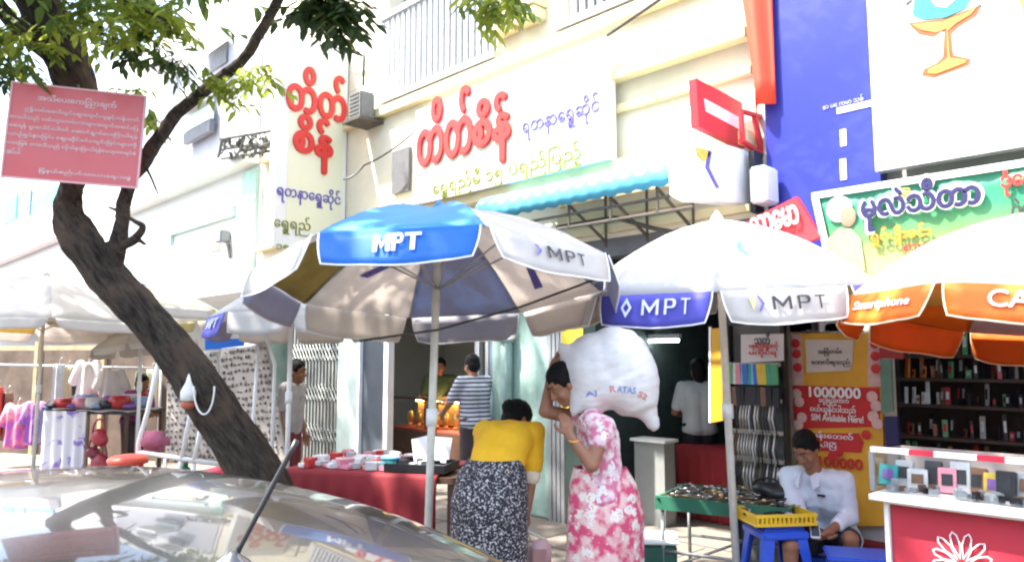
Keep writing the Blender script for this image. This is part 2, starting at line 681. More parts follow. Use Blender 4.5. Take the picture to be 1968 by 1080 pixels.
def flatsign(name, label, cat, bl, br, tl, th, m, group=None, back=None, edge=None):
    """board whose lower-left / lower-right / upper-left corners are world points; returns (thing, frame, w, h)"""
    bl, br, tl = V(bl), V(br), V(tl)
    x = br - bl
    y = tl - bl
    t = thing(name, label, cat, (bl + br) / 2, group)
    fr = frame(bl, x, y)
    W, H = x.length, y.length
    sh = y.dot(x.normalized()) / max(1e-6, (y - x.normalized() * y.dot(x.normalized())).length)
    H = (y - x.normalized() * y.dot(x.normalized())).length
    SH = MX.Shear('XZ', 4, (0, 0)) if False else MX.Identity(4)
    SH[0][1] = sh
    fr = fr @ SH
    MB().bx(0, W, 0, H, -th, 0, fr).build('board', m, t, bevel=.004)
    if edge:
        e, em = edge
        MB().bx(-e, W + e, -e, 0, -th - .004, .012, fr).bx(-e, W + e, H, H + e, -th - .004, .012, fr).bx(-e, 0, 0, H, -th - .004, .012, fr).bx(W, W + e, 0, H, -th - .004, .012, fr).build('frame', em, t)
    return t, fr, W, H


SIGNM = mat('sign face', (.82, .82, .80), .4, var=.05, scale=1.2)
YP = 5.58
p = PY(797, 400, YP)
q = PY(1168, 300, YP)
zt = PY(800, 214, YP).z
zb = 3.62
ms, fr, W, H = flatsign('shop_sign', 'large white gold shop sign board with big red letters above the awning', 'sign', (p.x, YP, zb), (q.x, YP, zb), (p.x, YP, zt), .14, SIGNM)
def sx_(px):
    return PY(px, 400, YP).x - p.x
def sz_(px, py):
    return PY(px, py, YP).z - zb
text('တိတ်', fr, sx_(805), sz_(805, 322), sx_(908) - sx_(805), sz_(805, 200) - sz_(805, 318), LETR, ms, .045, ext=.03)
text('စိန်', fr, sx_(912), sz_(930, 320), sx_(982) - sx_(912), sz_(945, 185) - sz_(945, 313), LETR, ms, .045, ext=.03)
text('ရတနာေရွှဆိုင်', fr, sx_(1005), sz_(1005, 273), sx_(1155) - sx_(1005), sz_(1155, 192) - sz_(1155, 248), LETP, ms, .01, ext=.01)
text('ေရွှရည်မီ ၁၅ ပဲရည်ြပည့်', fr, sx_(832), sz_(832, 388), sx_(1118) - sx_(832), sz_(1118, 275) - sz_(1118, 327), LETG, ms, .004, ext=.008)
m = MB().bx(.01, W - .01, .02, .62 * H, .0005, .003, fr)
m.build('yellow_panel', mat('pale yellow print', (.80, .79, .60), .4, var=.06, scale=.9), ms)

XB = PY(668, 300, FY).x
p0 = PX(524, 480, XB)
q0 = PX(667, 100, XB)
zb, zt = q0.z - 3.0, q0.z
bs, fr, W, H = flatsign('blade_sign', 'tall white gold shop blade sign with red and violet letters jutting from the wall', 'sign', (XB, p0.y, zb), (XB, FY - .02, zb), (XB, p0.y, zt), .16, SIGNM)
def bx_(px):
    return PX(px, 300, XB).y - p0.y
def bz_(px, py):
    return PX(px, py, XB).z - zb
text('တိတ်', fr, bx_(548), bz_(548, 208), bx_(661) - bx_(548), bz_(600, 126) - bz_(600, 213), LETR, bs, .045, ext=.03)
text('စိန်', fr, bx_(564), bz_(564, 322), bx_(636) - bx_(564), bz_(590, 222) - bz_(590, 325), LETR, bs, .045, ext=.03)
text('ရတနာေရွှဆိုင်', fr, bx_(534), bz_(534, 388), bx_(656) - bx_(534), bz_(600, 352) - bz_(600, 392), LETP, bs, .012, ext=.01)
text('ေရွှရည်', fr, bx_(530), bz_(530, 448), bx_(600) - bx_(530), bz_(560, 412) - bz_(560, 450), LETG, bs, .004, ext=.01)
text('၁၅ ပဲ', fr, bx_(536), bz_(536, 488), bx_(580) - bx_(536), bz_(560, 462) - bz_(560, 486), LETG, bs, .004, ext=.01)
MB().bx(.18, W - .06, .25, H - .25, .0005, .003, fr).build('yellow_panel', MATS['pale yellow print'], bs)

# ================================================================ awning
aw = thing('blue_awning', 'light blue corrugated awning under the white gold shop sign', 'awning', (-4.4, 5.3, 3.2))
YA = 5.12
xa, xb = PY(915, 395, YA).x, PY(1322, 330, YA).x
prof = [(YA, 3.13), (YA - .02, 3.21), (YA, 3.30), (YA + .06, 3.37), (YA + .2, 3.42), (YA + .42, 3.46), (FY - .17, 3.49)]
rows = []
NX = 150
for k in range(NX + 1):
    x = xa + (xb - xa) * k / NX
    w_ = .008 * math.cos(k * 2 * math.pi / 10)
    rows.append([(x, y - w_ * (1 if z < 3.3 else .3), z + w_ * (0 if z < 3.3 else 1) + (.008 * math.cos(k * 2 * math.pi / 10) if z < 3.15 else 0)) for y, z in prof])
AWN = mat('awning sheet', (.11, .45, .60), .45, var=.1, scale=3, lucent=.25)
awo = MB().grid(rows).build('awning_sheet', AWN, aw, True)
sd = awo.modifiers.new('s', 'SOLIDIFY')
sd.thickness = .006
m = MB()
for px in (1085, 1165, 1255):
    x = PY(px, 360, YA).x
    m.tube([(x, FY - .08, 2.85), (x, YA + .05, 3.14)], .016, 6)
    m.tube([(x, FY - .08, 3.42), (x, FY - .08, 2.80)], .014, 6)
    m.tube([(x, YA + .06, 3.16), (x, YA + .06, 2.92)], .014, 6)
m.tube([(xa + .3, YA + .06, 3.05), (xb, YA + .06, 3.05)], .014, 6)
m.tube([(xa + .8, YA + .06, 2.93), (xb, YA + .06, 2.93)], .014, 6)
m.build('support_frame', IRON, aw)
cable('loose_cable', 'thick brown cable sagging under the blue awning on the cream fascia', [PY(1070, 437, 5.5), PY(1180, 418, 5.5), PY(1260, 440, 5.5), PY(1330, 452, 5.5)], .02, IRON)

# ================================================================ light box and red blade signs
XL = PY(1452, 330, FY - .1).x
t = thing('light_box_sign', 'white rounded light box sign with violet chevron mark near the awning end', 'sign', PX(1380, 395, XL))
pts = [PX(a, b, XL) for a, b in ((1312, 300), (1322, 276), (1345, 262), (1432, 288), (1448, 300), (1452, 378), (1440, 392), (1338, 384), (1316, 372))]
MB().slab(pts[::-1], .13).build('casing', mat('sign plastic', (.78, .79, .80), .35, var=.04), t, bevel=.01)
def mark(parent, P, m, lift=V((.006, 0, 0)), name='emblem'):
    MB().slab([V(a) + lift for a in P], .004).build(name, m, parent)
mark(t, [PX(a, b, XL) for a, b in ((1336, 283), (1362, 290), (1364, 298), (1352, 312), (1340, 300))][::-1], CYE)
mark(t, [PX(a, b, XL) for a, b in ((1360, 290), (1367, 292), (1362, 322), (1382, 362), (1376, 362), (1355, 322))][::-1], LETP)
t = thing('red_blade_sign', 'small red blade sign with a white bar beside the blue wall panel', 'sign', PY(1432, 285, 5.7))
XR = PY(1430, 240, 5.75).x
P4 = [(1338, 150), (1427, 197), (1432, 286), (1343, 243)]
MB().slab([PX(a, b, XR) for a, b in P4][::-1], .07).build('board', REDP, t, bevel=.005)
mark(t, [PX(a, b, XR) for a, b in ((1353, 190), (1420, 226), (1422, 250), (1356, 214))][::-1], LETW, V((.004, 0, 0)), 'white_bar')
t = thing('red_bracket_frame', 'narrow red metal frame between the red blade sign and blue panel', 'sign', PY(1445, 300, 5.75))
m = MB()
XR2 = XR + .12
for a, b, c, d in ((1424, 214, 1466, 226), (1450, 224, 1466, 300), (1424, 270, 1466, 300), (1424, 214, 1428, 275)):
    m.tube([PX(a, b, XR2), PX(c, d, XR2)], .025, 6)
m.build('frame', REDP, t)
t = thing('tilted_red_sign', 'red sign tilted on its corner with white lettering above the right white parasol', 'sign', PY(1500, 455, 5.3))
bl, br, tl = PY(1425, 462, 5.3), PY(1575, 458, 5.3), PY(1418, 432, 5.3)
pts = [PY(a, b, 5.3) for a, b in ((1415, 435), (1530, 378), (1576, 455), (1560, 462), (1445, 470))]
MB().slab(pts[::-1], .06).build('board', REDP, t)
fr = frame(PY(1448, 455, 5.285), PY(1538, 428, 5.285) - PY(1448, 455, 5.285), UP)
text('သာေမာ', fr, 0, 0, (PY(1538, 428, 5.285) - PY(1448, 455, 5.285)).length, .14, LETW, t, .04, lift=.016)

# ================================================================ phone shop building at right with panels and billboard
bB = thing('phone_shop_building', 'pale building at right carrying blue panel and big white billboard over a dark phone shop', 'building', (0, FY, 0))
m = MB().bx(W1 + .02, 5.0, FY, FY + .25, 2.55, 8.8)
m.bx(4.5, 5.0, FY, FY + .25, PAV, 2.55)
m.bx(W1 + .02, xs(1695), FY + .0, FY + .25, PAV, 2.55)
m.build('wall', mat('right wall', (.5, .48, .44), .85, var=.1), bB)
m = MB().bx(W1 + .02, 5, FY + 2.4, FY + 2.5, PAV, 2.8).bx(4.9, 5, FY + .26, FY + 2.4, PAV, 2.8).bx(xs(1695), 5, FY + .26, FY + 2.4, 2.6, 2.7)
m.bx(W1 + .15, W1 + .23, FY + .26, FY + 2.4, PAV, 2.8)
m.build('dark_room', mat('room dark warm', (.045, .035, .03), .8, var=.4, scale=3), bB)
YB = 5.66
bp = thing('blue_wall_panel', 'tall glossy blue wall panel with small white marks', 'panel', PY(1590, 360, YB))
a, b = PY(1490, 400, YB), PY(1690, 300, YB)
BLUEM = mat('blue panel', (.028, .038, .29), .3, var=.1, scale=.8, coat=.3)
MB().bx(a.x - .06, b.x, YB, FY - .003, 2.55, 8).build('panel', BLUEM, bp)
fr = frame(V((a.x, YB, 0)), fx, UP)
m = MB()
def q2(px0, py0, px1, py1, y=YB):
    A, B = PY(px0, py0, y), PY(px1, py1, y)
    return A.x, B.x, min(A.z, B.z), max(A.z, B.z)
x0, x1, z0, z1 = q2(1609, 220, 1677, 208)
m.bx(x0, x1, YB - .006, YB - .001, z0 + .015, z0 + .06)
for c in ((1616, 282, 1626, 248), (1616, 347, 1626, 305)):
    x0, x1, z0, z1 = q2(*c)
    m.bx(x0, x1, YB - .006, YB - .001, z0, z1)
m.build('white_mark', LETW, bp)
pl = PY(1582, 212, YB)
text('စာ ပေ ကမာ သစ်', frame(pl, fx, UP), 0, 0, PY(1660, 200, YB).x - pl.x, .05, mat('pale lettering', (.35, .36, .6), .5, var=0), bp, .01)
rp = thing('red_wall_strip', 'vertical red banner strip left of the blue wall panel', 'banner', PY(1460, 205, 5.6))
a, b = PY(1428, 200, 5.6), PY(1490, 205, 5.6)
rows = []
for k in range(9):
    tt = k / 8
    x = a.x + (b.x - a.x) * tt
    rows.append([(x + (.12 * (1 - tt) if z < 4.6 else 0), 5.6 - .05 * math.sin(tt * 5) - .03 * tt, z) for z in (PY(1460, 206, 5.6).z, PY(1460, 160, 5.6).z, 5, 6, 8)])
o = MB().grid(rows).build('fabric', mat('red fabric', (.75, .06, .02), .6, var=.12, scale=2), rp, True)
o.modifiers.new('s', 'SOLIDIFY').thickness = .01
YBB = 5.54
bbx = PY(1681, 300, YBB).x
bb = thing('billboard', 'big white billboard with an ice cream sundae glass printed on it', 'billboard', (bbx + 1, YBB, 3.4))
MB().bx(bbx, bbx + 4.2, YBB, YBB + .1, 3.05, 8).build('panel', mat('billboard white', (.80, .80, .79), .4, var=.03), bb)
def bbq(pts, m, lift, name):
    P = [PY(a, b, YBB) + V((0, -lift, 0)) for a, b in pts]
    MB().slab(P, .003).build(name, m, bb)
G1 = mat('caramel print', (.58, .22, .05), .4, var=.35, scale=7)
G2 = mat('caramel dark print', (.26, .08, .02), .4, var=.3, scale=9)
TEALP = mat('teal print', (.03, .34, .30), .4, var=.25, scale=6)
bbq([(1745, 45), (1765, 66), (1795, 72), (1808, 60), (1815, 62), (1812, 110), (1800, 122), (1775, 134), (1772, 146), (1795, 150), (1862, 126), (1866, 114), (1832, 106), (1828, 66), (1842, 52), (1876, 32), (1888, 8), (1860, 20), (1810, 38)], G2, .004, 'glass_outline')
bbq([(1752, 48), (1768, 58), (1800, 64), (1820, 56), (1822, 112), (1806, 124), (1784, 134), (1784, 142), (1800, 143), (1856, 122), (1858, 116), (1826, 112), (1822, 60), (1838, 46), (1868, 28), (1878, 14), (1855, 26), (1812, 42)], G1, .008, 'glass_body')
bbq([(1754, 30), (1775, 38), (1820, 34), (1856, 16), (1866, -4), (1850, -30), (1776, -30), (1758, 0)], TEALP, .010, 'teal_scoop')
bbq([(1785, -5), (1800, 14), (1820, 16), (1838, 0), (1830, -26), (1795, -26)], LETW, .013, 'cream_swirl')
for (a, b, c, d) in ((1722, 2, 1738, 14), (1740, 8, 1752, 2), (1874, 4, 1886, 16)):
    bbq([(a, b), (a + 3, b + 4), (c + 2, d), (c, d - 3)], LETK, .006, 'ink_stroke')
bbq([(1958, 0), (1968, 30), (1990, 50), (1990, -10)], CYE, .006, 'yellow_print')
# green banner
YG = 5.35
bl, br, tl = PY(1604, 525, YG), PY(2100, 455, YG), PY(1562, 372, YG)
zt, zb = tl.z, tl.z - .86
gbn = thing('green_banner', 'green and yellow printed cloth banner with navy letters and white border', 'banner', (tl.x + 1, YG, zb))
gx0, gx1 = tl.x, PY(2250, 400, YG).x


def gradmat(name, stops):
    mm = bpy.data.materials.new(name)
    mm.use_nodes = True
    t = mm.node_tree
    tc = t.nodes.new('ShaderNodeTexCoord')
    sp = t.nodes.new('ShaderNodeSeparateXYZ')
    r = t.nodes.new('ShaderNodeValToRGB')
    t.links.new(tc.outputs['Generated'], sp.inputs[0])
    t.links.new(sp.outputs[2], r.inputs[0])
    e = r.color_ramp.elements
    while len(e) < len(stops):
        e.new(.5)
    for i, (p_, c) in enumerate(stops):
        e[i].position, e[i].color = p_, (*c, 1)
    t.links.new(r.outputs[0], t.nodes['Principled BSDF'].inputs[0])
    t.nodes['Principled BSDF'].inputs['Roughness'].default_value = .55
    return mm


rows = []
for k in range(31):
    x = gx0 + (gx1 - gx0) * k / 30
    off = .17 if k == 0 else 0
    rows.append([(gx0 + (gx1 - gx0) * k / 30 + (1 - k / 30) * .14 * (1 - j / 6), YG - .012 * math.sin(k * 1.1 + j) * (1 if 0 < j < 6 else .3), zb + (zt - zb) * j / 6) for j in range(7)])
o = MB().grid(rows).build('cloth', gradmat('green banner print', [(0, (.46, .38, .05)), (.30, (.46, .42, .14)), (.55, (.10, .23, .06)), (.75, (.02, .21, .11)), (1, (.012, .17, .10))]), gbn, True)
o.modifiers.new('s', 'SOLIDIFY').thickness = .004
m = MB().bx(gx0, gx1, YG - .022, YG - .012, zt - .045, zt)
m.slab([(gx0, YG - .02, zt - .045), (gx0 + .05, YG - .02, zt - .045), (gx0 + .19, YG - .02, zb), (gx0 + .14, YG - .02, zb)][::-1], .006)
m.build('white_border', LETW, gbn)
NAVY = mat('navy lettering', (.012, .010, .07), .5, var=0)


def ytext(body, a, b, y, ht, m, parent, bold=0, **k):
    """line of lettering on the plane Y=y from pixel a (lower left) to pixel b (lower right)"""
    A, B = PY(*a, y), PY(*b, y)
    return text(body, frame(A, fx, UP), 0, 0, B.x - A.x, ht, m, parent, bold, **k)


ytext('မုလဲသီတာ', (1655, 449), (1890, 420), YG - .03, .33, LETW, gbn, .085, lift=.002)
ytext('မုလဲသီတာ', (1658, 445), (1886, 416), YG - .037, .30, NAVY, gbn, .045, lift=.004)
ytext('ရွှင်ပျိုးခင်း', (1675, 476), (1790, 462), YG - .03, .13, mat('orange lettering', (.65, .22, .02), .5, var=0), gbn, .02)
ytext('စားေသာက်ဆိုင်', (1738, 492), (1900, 462), YG - .03, .10, LETR, gbn, .04)
ytext('ဒုံေဝ', (1926, 378), (1990, 368), YG - .03, .16, LETR, gbn, .04)
ytext('ပဲသီး', (1946, 424), (2010, 414), YG - .03, .16, LETK, gbn, .04)
ytext('ဠ', (1726, 381), (1750, 377), YG - .03, .06, CYE, gbn, .03)
c = PY(1616, 410, YG - .02)
MB().ball(c + V((-.01, 0, .03)), (.095, .006, .095)).build('portrait_hair_print', mat('print white', (.34, .34, .31), .5, var=.12), gbn)
MB().ball(c + V((.05, -.004, -.03)), (.055, .006, .075)).build('portrait_face_print', mat('print skin', (.30, .17, .11), .5, var=.25, scale=20), gbn)
MB().slab([c + V(q) for q in ((-.14, -.002, -.42), (.15, -.002, -.42), (.13, -.002, -.20), (.07, -.002, -.12), (-.02, -.002, -.10), (-.11, -.002, -.18))], .004).build('portrait_body_print', mat('print pale', (.22, .25, .15), .5, var=.2), gbn)
# small white junction box + black bracket beside the lightbox
t = thing('white_meter_box', 'small white upright box on the blue wall left of the green banner', 'box', PY(1465, 395, 5.5))
A, B = PY(1453, 395, 5.5), PY(1482, 320, 5.5)
MB().bx(A.x, B.x, 5.4, 5.62, A.z, B.z, bev=.015).build('casing', WHITE, t)
MB().bx(A.x - .05, A.x - .005, 5.5, 5.65, A.z - .05, B.z + .16).build('bracket', BLACK, t)
# ================================================================ parasols
FLIN = mat('flap lining', (.68, .61, .55), .8, var=.1, scale=4, lucent=.5)
LINC = mat('cream lining', (.78, .70, .64), .8, var=.1, scale=4, lucent=.6)
LING = mat('grey violet lining', (.46, .41, .47), .8, var=.1, scale=4, lucent=.35)
LINO = mat('ochre lining', (.50, .34, .07), .8, var=.25, scale=4, lucent=.3)


def mpt(w, gap):
    """the three letters M P T as polygons in a unit box, stroke width w"""
    a, b = 0, .36 - gap * .3
    def X(l, r, P):
        return [(l + x * (r - l), y) for x, y in P]
    W_ = w / .34
    k = W_ * .62
    M1 = X(0, .36, [(0, 0), (W_, 0), (W_, 1), (0, 1)])
    M2 = X(0, .36, [(1 - W_, 0), (1, 0), (1, 1), (1 - W_, 1)])
    M3 = X(0, .36, [(W_ * .9, 1), (.5, .42), (.5, .12), (W_ * .9, .72)])
    M4 = X(0, .36, [(1 - W_ * .9, 1), (1 - W_ * .9, .72), (.5, .12), (.5, .42)])
    l = .36 + gap
    r = l + .24
    P1 = X(l, r, [(0, 0), (W_ * 1.4, 0), (W_ * 1.4, 1), (0, 1)])
    t = W_ * .75
    P2 = X(l, r, [(W_ * 1.4, 1), (.72, 1), (.93, .92), (1, .74), (1, .66), (.93, .48), (.72, .40), (W_ * 1.4, .40), (W_ * 1.4, .40 + t), (.64, .40 + t), (.74, .60), (.76, .70), (.74, .80), (.64, 1 - t), (W_ * 1.4, 1 - t)])
    l = r + gap * .8
    T1 = X(l, 1, [(0, 1), (0, 1 - t), (1, 1 - t), (1, 1)])
    T2 = X(l, 1, [(.5 - W_ * .6, 0), (.5 + W_ * .6, 0), (.5 + W_ * .6, 1 - t), (.5 - W_ * .6, 1 - t)])
    return [M1, M2, M3, M4, P1, P2, T1, T2]


MPTB, MPTT = mpt(.085, .03), mpt(.048, .12)
def umbrella(label, group, c, R, h, n, phi0, tilt, panels, flaps, fh=.18, texts={}, pole_r=.022, lean=(0, 0), polem=None, marks={}, linings=None, flining=None):
    """c: rim centre (world); phi0: angle of the first corner from the direction to the camera, clockwise seen from above -> image right"""
    linings = linings or panels
    flining = flining or FLIN
    t = thing('parasol', label, 'parasol', (c[0] + lean[0], c[1] + lean[1], PAV), group)
    c = V(c)
    T = MX.Translation(c) @ tilt.to_4x4()
    cr = []
    for i in range(n):
        a = R_(phi0 + 360 / n * i)
        cr.append((-FW * math.cos(a) + RT * math.sin(a)) * R)

    CI = T @ V((0, 0, -1.0))

    def orient(o, lining, away):
        me = o.data
        off = wloc(o)
        sm = sum(p.normal.dot((p.center + off) - away) for p in me.polygons)
        if sm < 0:
            me.flip_normals()
        me.materials.append(lining)
        md = o.modifiers.new('s', 'SOLIDIFY')
        md.thickness, md.material_offset, md.material_offset_rim, md.offset = .003, 1, 0, -1

    def surf(i, s, u):
        s = max(0, s)
        p = cr[i].lerp(cr[(i + 1) % n], u) * s
        z = h * (1 - s ** 1.75) - .035 * math.sin(math.pi * u) * math.sin(math.pi * min(1, s)) * R
        wv = .007 * NZ.noise(V((p.x * 5, p.y * 5, c.x * 9))) * min(1, s * 2)
        return T @ V((p.x, p.y, z + wv))
    for i in range(n):
        rows = [[surf(i, .02 + .98 * k / 9, u / 8) for u in range(9)] for k in range(10)]
        o = MB().grid(rows).build('canopy_panel', panels[i % len(panels)], t, True)
        orient(o, linings[i % len(linings)], CI)
        # flap
        a, b = cr[i], cr[(i + 1) % n]
        out = ((a + b) / 2).normalized()
        e = b - a
        rows = []
        for k in range(5):
            v = k / 4
            row = []
            for u in range(9):
                uu = u / 8
                ins = .05 + .08 * v * v
                q = a + e * (ins * .5 + uu * (1 - ins)) + out * (.012 + .05 * v * fh / .18)
                z = .0 - fh * v * (1 - .10 * abs(2 * uu - 1) ** 6) + .006 * math.sin(uu * 9 + i) * v
                row.append(T @ V((q.x, q.y, z)))
            rows.append(row)
        f = MB().grid(rows).build('valance_flap', flaps[i % len(flaps)], t, True)
        orient(f, flining, T @ V((0, 0, -.1)))
        L, B = rows[-1][0], rows[-1][-1]
        fr = frame(L, B - L, rows[0][4] - rows[-1][4])
        W = (B - L).length
        if edge_m := texts.get('edge'):
            MB().tube([rows[k][0] for k in range(5)] + [rows[4][u] for u in range(1, 9)] + [rows[k][8] for k in (3, 2, 1, 0)], .005, 5).build('piping', edge_m, f)
        for spec in texts.get(i, ()):
            body, x, y, wd, ht, mm, bold = spec
            if isinstance(body, str):
                text(body, fr, x * W, y * fh, wd * W, ht * fh, mm, f, bold, lift=.006)
            else:
                mk = MB()
                for pts in body:
                    mk.slab([fr @ V((x * W + px * wd * W, y * fh + py * ht * fh, .008)) for px, py in pts], .003)
                mk.build('emblem' if len(body) < 3 else 'lettering', mm, f)
        for spec in marks.get(i, ()):
            pts, mm = spec
            for sgn in (.006, -.008):
                MB().grid([[surf(i, s_, u_) + V((0, 0, sgn)) for s_, u_ in row] for row in pts]).build('printed_mark', mm, t)
    m = MB()
    for i in range(n):
        pts = [surf(i, .03 + .95 * k / 6, 0) - V((0, 0, .012)) for k in range(7)]
        m.tube(pts, .006, 5)
    for i in range(n):
        m.tube([T @ V((0, 0, -.05)), surf(i, .55, 0) - V((0, 0, .014))], .006, 5)
    m.build('ribs', polem or STEEL, t, True)
    top = T @ V((0, 0, h + .02))
    bot = V((c.x + lean[0], c.y + lean[1], PAV + .05))
    MB().tube([bot, top], pole_r, 12).build('pole', polem or POLE, t, True)
    MB().lathe([(.02, h - .01), (.05, h - .005), (.045, h + .02), (.02, h + .05), (.008, h + .07)], (0, 0, 0), 12, T).build('cap', panels[0], t, True)
    ax = (top - bot).normalized()
    mid = bot + ax * 1.15
    MB().tube([mid, mid + ax * .1], pole_r * 1.45, 12).build('pole_collar', WHITE, t, True)
    MB().lathe([(.26, 0), (.26, .05), (.22, .09), (.06, .11), (.04, .22)], (bot.x, bot.y, PAV), 24).build('base', mat('parasol base', (.4, .4, .4), .8, var=.2), t, True)
    return t


def tiltm(ax_deg_near_up, roll):
    """near side up by the first angle, image right side up by the second (degrees)"""
    return MX.Rotation(R_(ax_deg_near_up), 3, RT) @ MX.Rotation(R_(-roll), 3, FW)


CHEV = [[(0, 1), (.30, 1), (1, .5), (.62, .18), (.30, 0), (0, 0), (.55, .5)]]
DIAM = [[(0, .5), (.5, 1), (.5, .75), (.22, .5), (.5, .25), (.5, 0)], [(.5, 1), (1, .5), (.5, 0), (.5, .25), (.78, .5), (.5, .75)]]
LB = mat('sunlit light blue fabric', (.06, .30, .80), .6, var=.08, lucent=.25)  # unused lighter blue with sunlight put into the colour
c = PD(844, 512, 4.608)
pb = PD(818, 1060, 4.62)
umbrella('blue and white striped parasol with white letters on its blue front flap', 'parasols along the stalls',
         (c.x, c.y, 2.193), 1.094, .46, 8, -28, tiltm(-8.7, 1.3), [mat('sunlit blue fabric', (.07, .32, .72), .6, var=.1, scale=3, lucent=.25), CLOTHW], [MPTBLUE, CLOTHW], .19,  # canopy blue lighter than the flaps: sunlight painted into the colour
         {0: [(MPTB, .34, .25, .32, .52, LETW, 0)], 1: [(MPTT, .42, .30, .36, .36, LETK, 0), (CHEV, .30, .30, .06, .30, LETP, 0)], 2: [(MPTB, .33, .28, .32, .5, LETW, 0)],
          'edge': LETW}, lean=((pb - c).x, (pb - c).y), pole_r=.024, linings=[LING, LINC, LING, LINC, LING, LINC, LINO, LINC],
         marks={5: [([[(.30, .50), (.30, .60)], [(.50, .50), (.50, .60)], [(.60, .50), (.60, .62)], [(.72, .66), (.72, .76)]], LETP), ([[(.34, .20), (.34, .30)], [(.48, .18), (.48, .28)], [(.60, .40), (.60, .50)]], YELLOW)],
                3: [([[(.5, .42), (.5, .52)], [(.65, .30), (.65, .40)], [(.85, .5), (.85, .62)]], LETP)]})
c = PD(1385, 566, 5.325)
pb = PD(1416, 1060, 5.15)
umbrella('white parasol with violet and white lettered flaps beside the woman carrying a sack', 'parasols along the stalls',
         (c.x, c.y, 2.20), 1.042, .50, 8, -61.6, tiltm(4.5, 2.5), [CLOTHW, CLOTHW, mat('lavender fabric', (.50, .48, .62), .7, var=.05, lucent=.25), CLOTHW], [MPTPURP, CLOTHW], .20,
         {0: [(MPTT, .40, .27, .46, .48, LETW, 0), (DIAM, .19, .20, .11, .62, LETW, 0)], 1: [(MPTT, .37, .30, .46, .40, LETK, 0), (CHEV, .24, .25, .06, .48, LETP, 0), ([[(0, .8), (.6, 1), (1, .5), (.6, 0), (.35, .4)]], .17, .3, .05, .4, mat('pale yellow mark', (.75, .7, .3), .6, var=0), 0)],
          2: [(MPTB, .33, .28, .34, .46, LETW, 0)], 'edge': LETW}, lean=((pb - c).x, (pb - c).y), pole_r=.026,
         marks={1: [([[(.38, .30), (.38, .38)], [(.47, .38), (.47, .46)], [(.60, .28), (.60, .34)], [(.68, .34), (.68, .40)]], mat('cyan print', (.15, .62, .60), .6, var=.05))]})
c = PD(1980, 580, 4.24)
CREAMF = mat('cream fabric', (.78, .74, .58), .7, var=.06, lucent=.3)
ORW = mat('pale pink fabric', (.55, .42, .45), .7, var=.06, lucent=.2)
umbrella('orange and cream parasol with white lettering on orange flaps above the phone counter', 'parasols along the stalls',
         (c.x, c.y, 1.965), .96, .58, 8, -57.2, tiltm(-2.2, -8), [CREAMF], [mat('light orange fabric', (.72, .17, .012), .6, var=.06, lucent=.25)], .19,
         {0: [('CANDY', .25, .28, .70, .48, LETW, .012)], 7: [('Smartphone', .12, .28, .72, .36, LETW, .008)], 'edge': mat('pale piping', (.8, .7, .5), .6, var=0)},
         linings=[ORANGE, ORW, ORANGE, ORW, ORW, ORANGE, ORANGE, ORANGE], flining=ORANGE,
         marks={0: [([[(.45, .10), (.45, .4)], [(.58, .10), (.58, .4)]], mat('lavender print', (.55, .53, .66), .6, var=.3, scale=30))]})
# rear umbrellas
c = PD(560, 612, 7.0)
umbrella('small white parasol with a violet flap on its left end behind the leaning tree', 'parasols along the stalls',
         (c.x, c.y, 2.10), .72, .34, 8, -30, tiltm(-2, 1), [CLOTHW], [CLOTHW, CLOTHW, CLOTHW, CLOTHW, CLOTHW, CLOTHW, MPTPURP, MPTPURP], .2,
         {6: [(MPTB, .2, .3, .6, .45, mat('faded lettering', (.5, .5, .66), .5, var=0), 0)], 7: [(MPTB, .2, .3, .6, .45, MATS['faded lettering'], 0)]}, polem=WHITE)
OLDC = mat('old cream canvas', (.55, .47, .36), .85, var=.12, scale=2, lucent=.35)
c = PD(80, 640, 9.0)
umbrella('wide cream canvas parasol at the far left of the stalls', 'parasols along the stalls', (c.x, c.y, 2.1), 1.5, .62, 8, -10, tiltm(-2, 0), [CLOTHW], [CLOTHW], .12, polem=POLE, linings=[LINC, LINO])
c = PD(275, 600, 10.2)
umbrella('white parasol with yellowish flaps half hidden behind the tree trunk', 'parasols along the stalls', (c.x, c.y, 2.32), 1.1, .4, 8, -15, tiltm(-3, 2), [CLOTHW, CREAMF], [mat('lime fabric', (.62, .64, .12), .7, var=.1, lucent=.3), CLOTHW], .15, polem=POLE)
c = PD(275, 672, 9.6)
umbrella('low white parasol left of the leaning tree over the clothes stall', 'parasols along the stalls', (c.x, c.y, 1.9), .62, .26, 8, 10, tiltm(0, 8), [CLOTHW], [CLOTHW], .1, polem=WHITE)
cable('guy_rope', 'thin dark rope tied across in front of the blue and white parasol', [PD(690, 655, 4.3), PD(840, 634, 4.4), PD(1000, 590, 4.4), PD(1150, 535, 4.6)], .007, mat('rope dark', (.06, .055, .05), .9))
cable('guy_rope', 'pale rope from the blue parasol edge up to the right white parasol', [PD(1140, 545, 4.55), PD(1200, 517, 5.0)], .005, mat('rope pale', (.6, .55, .5), .9))

# ================================================================ tree with notice board


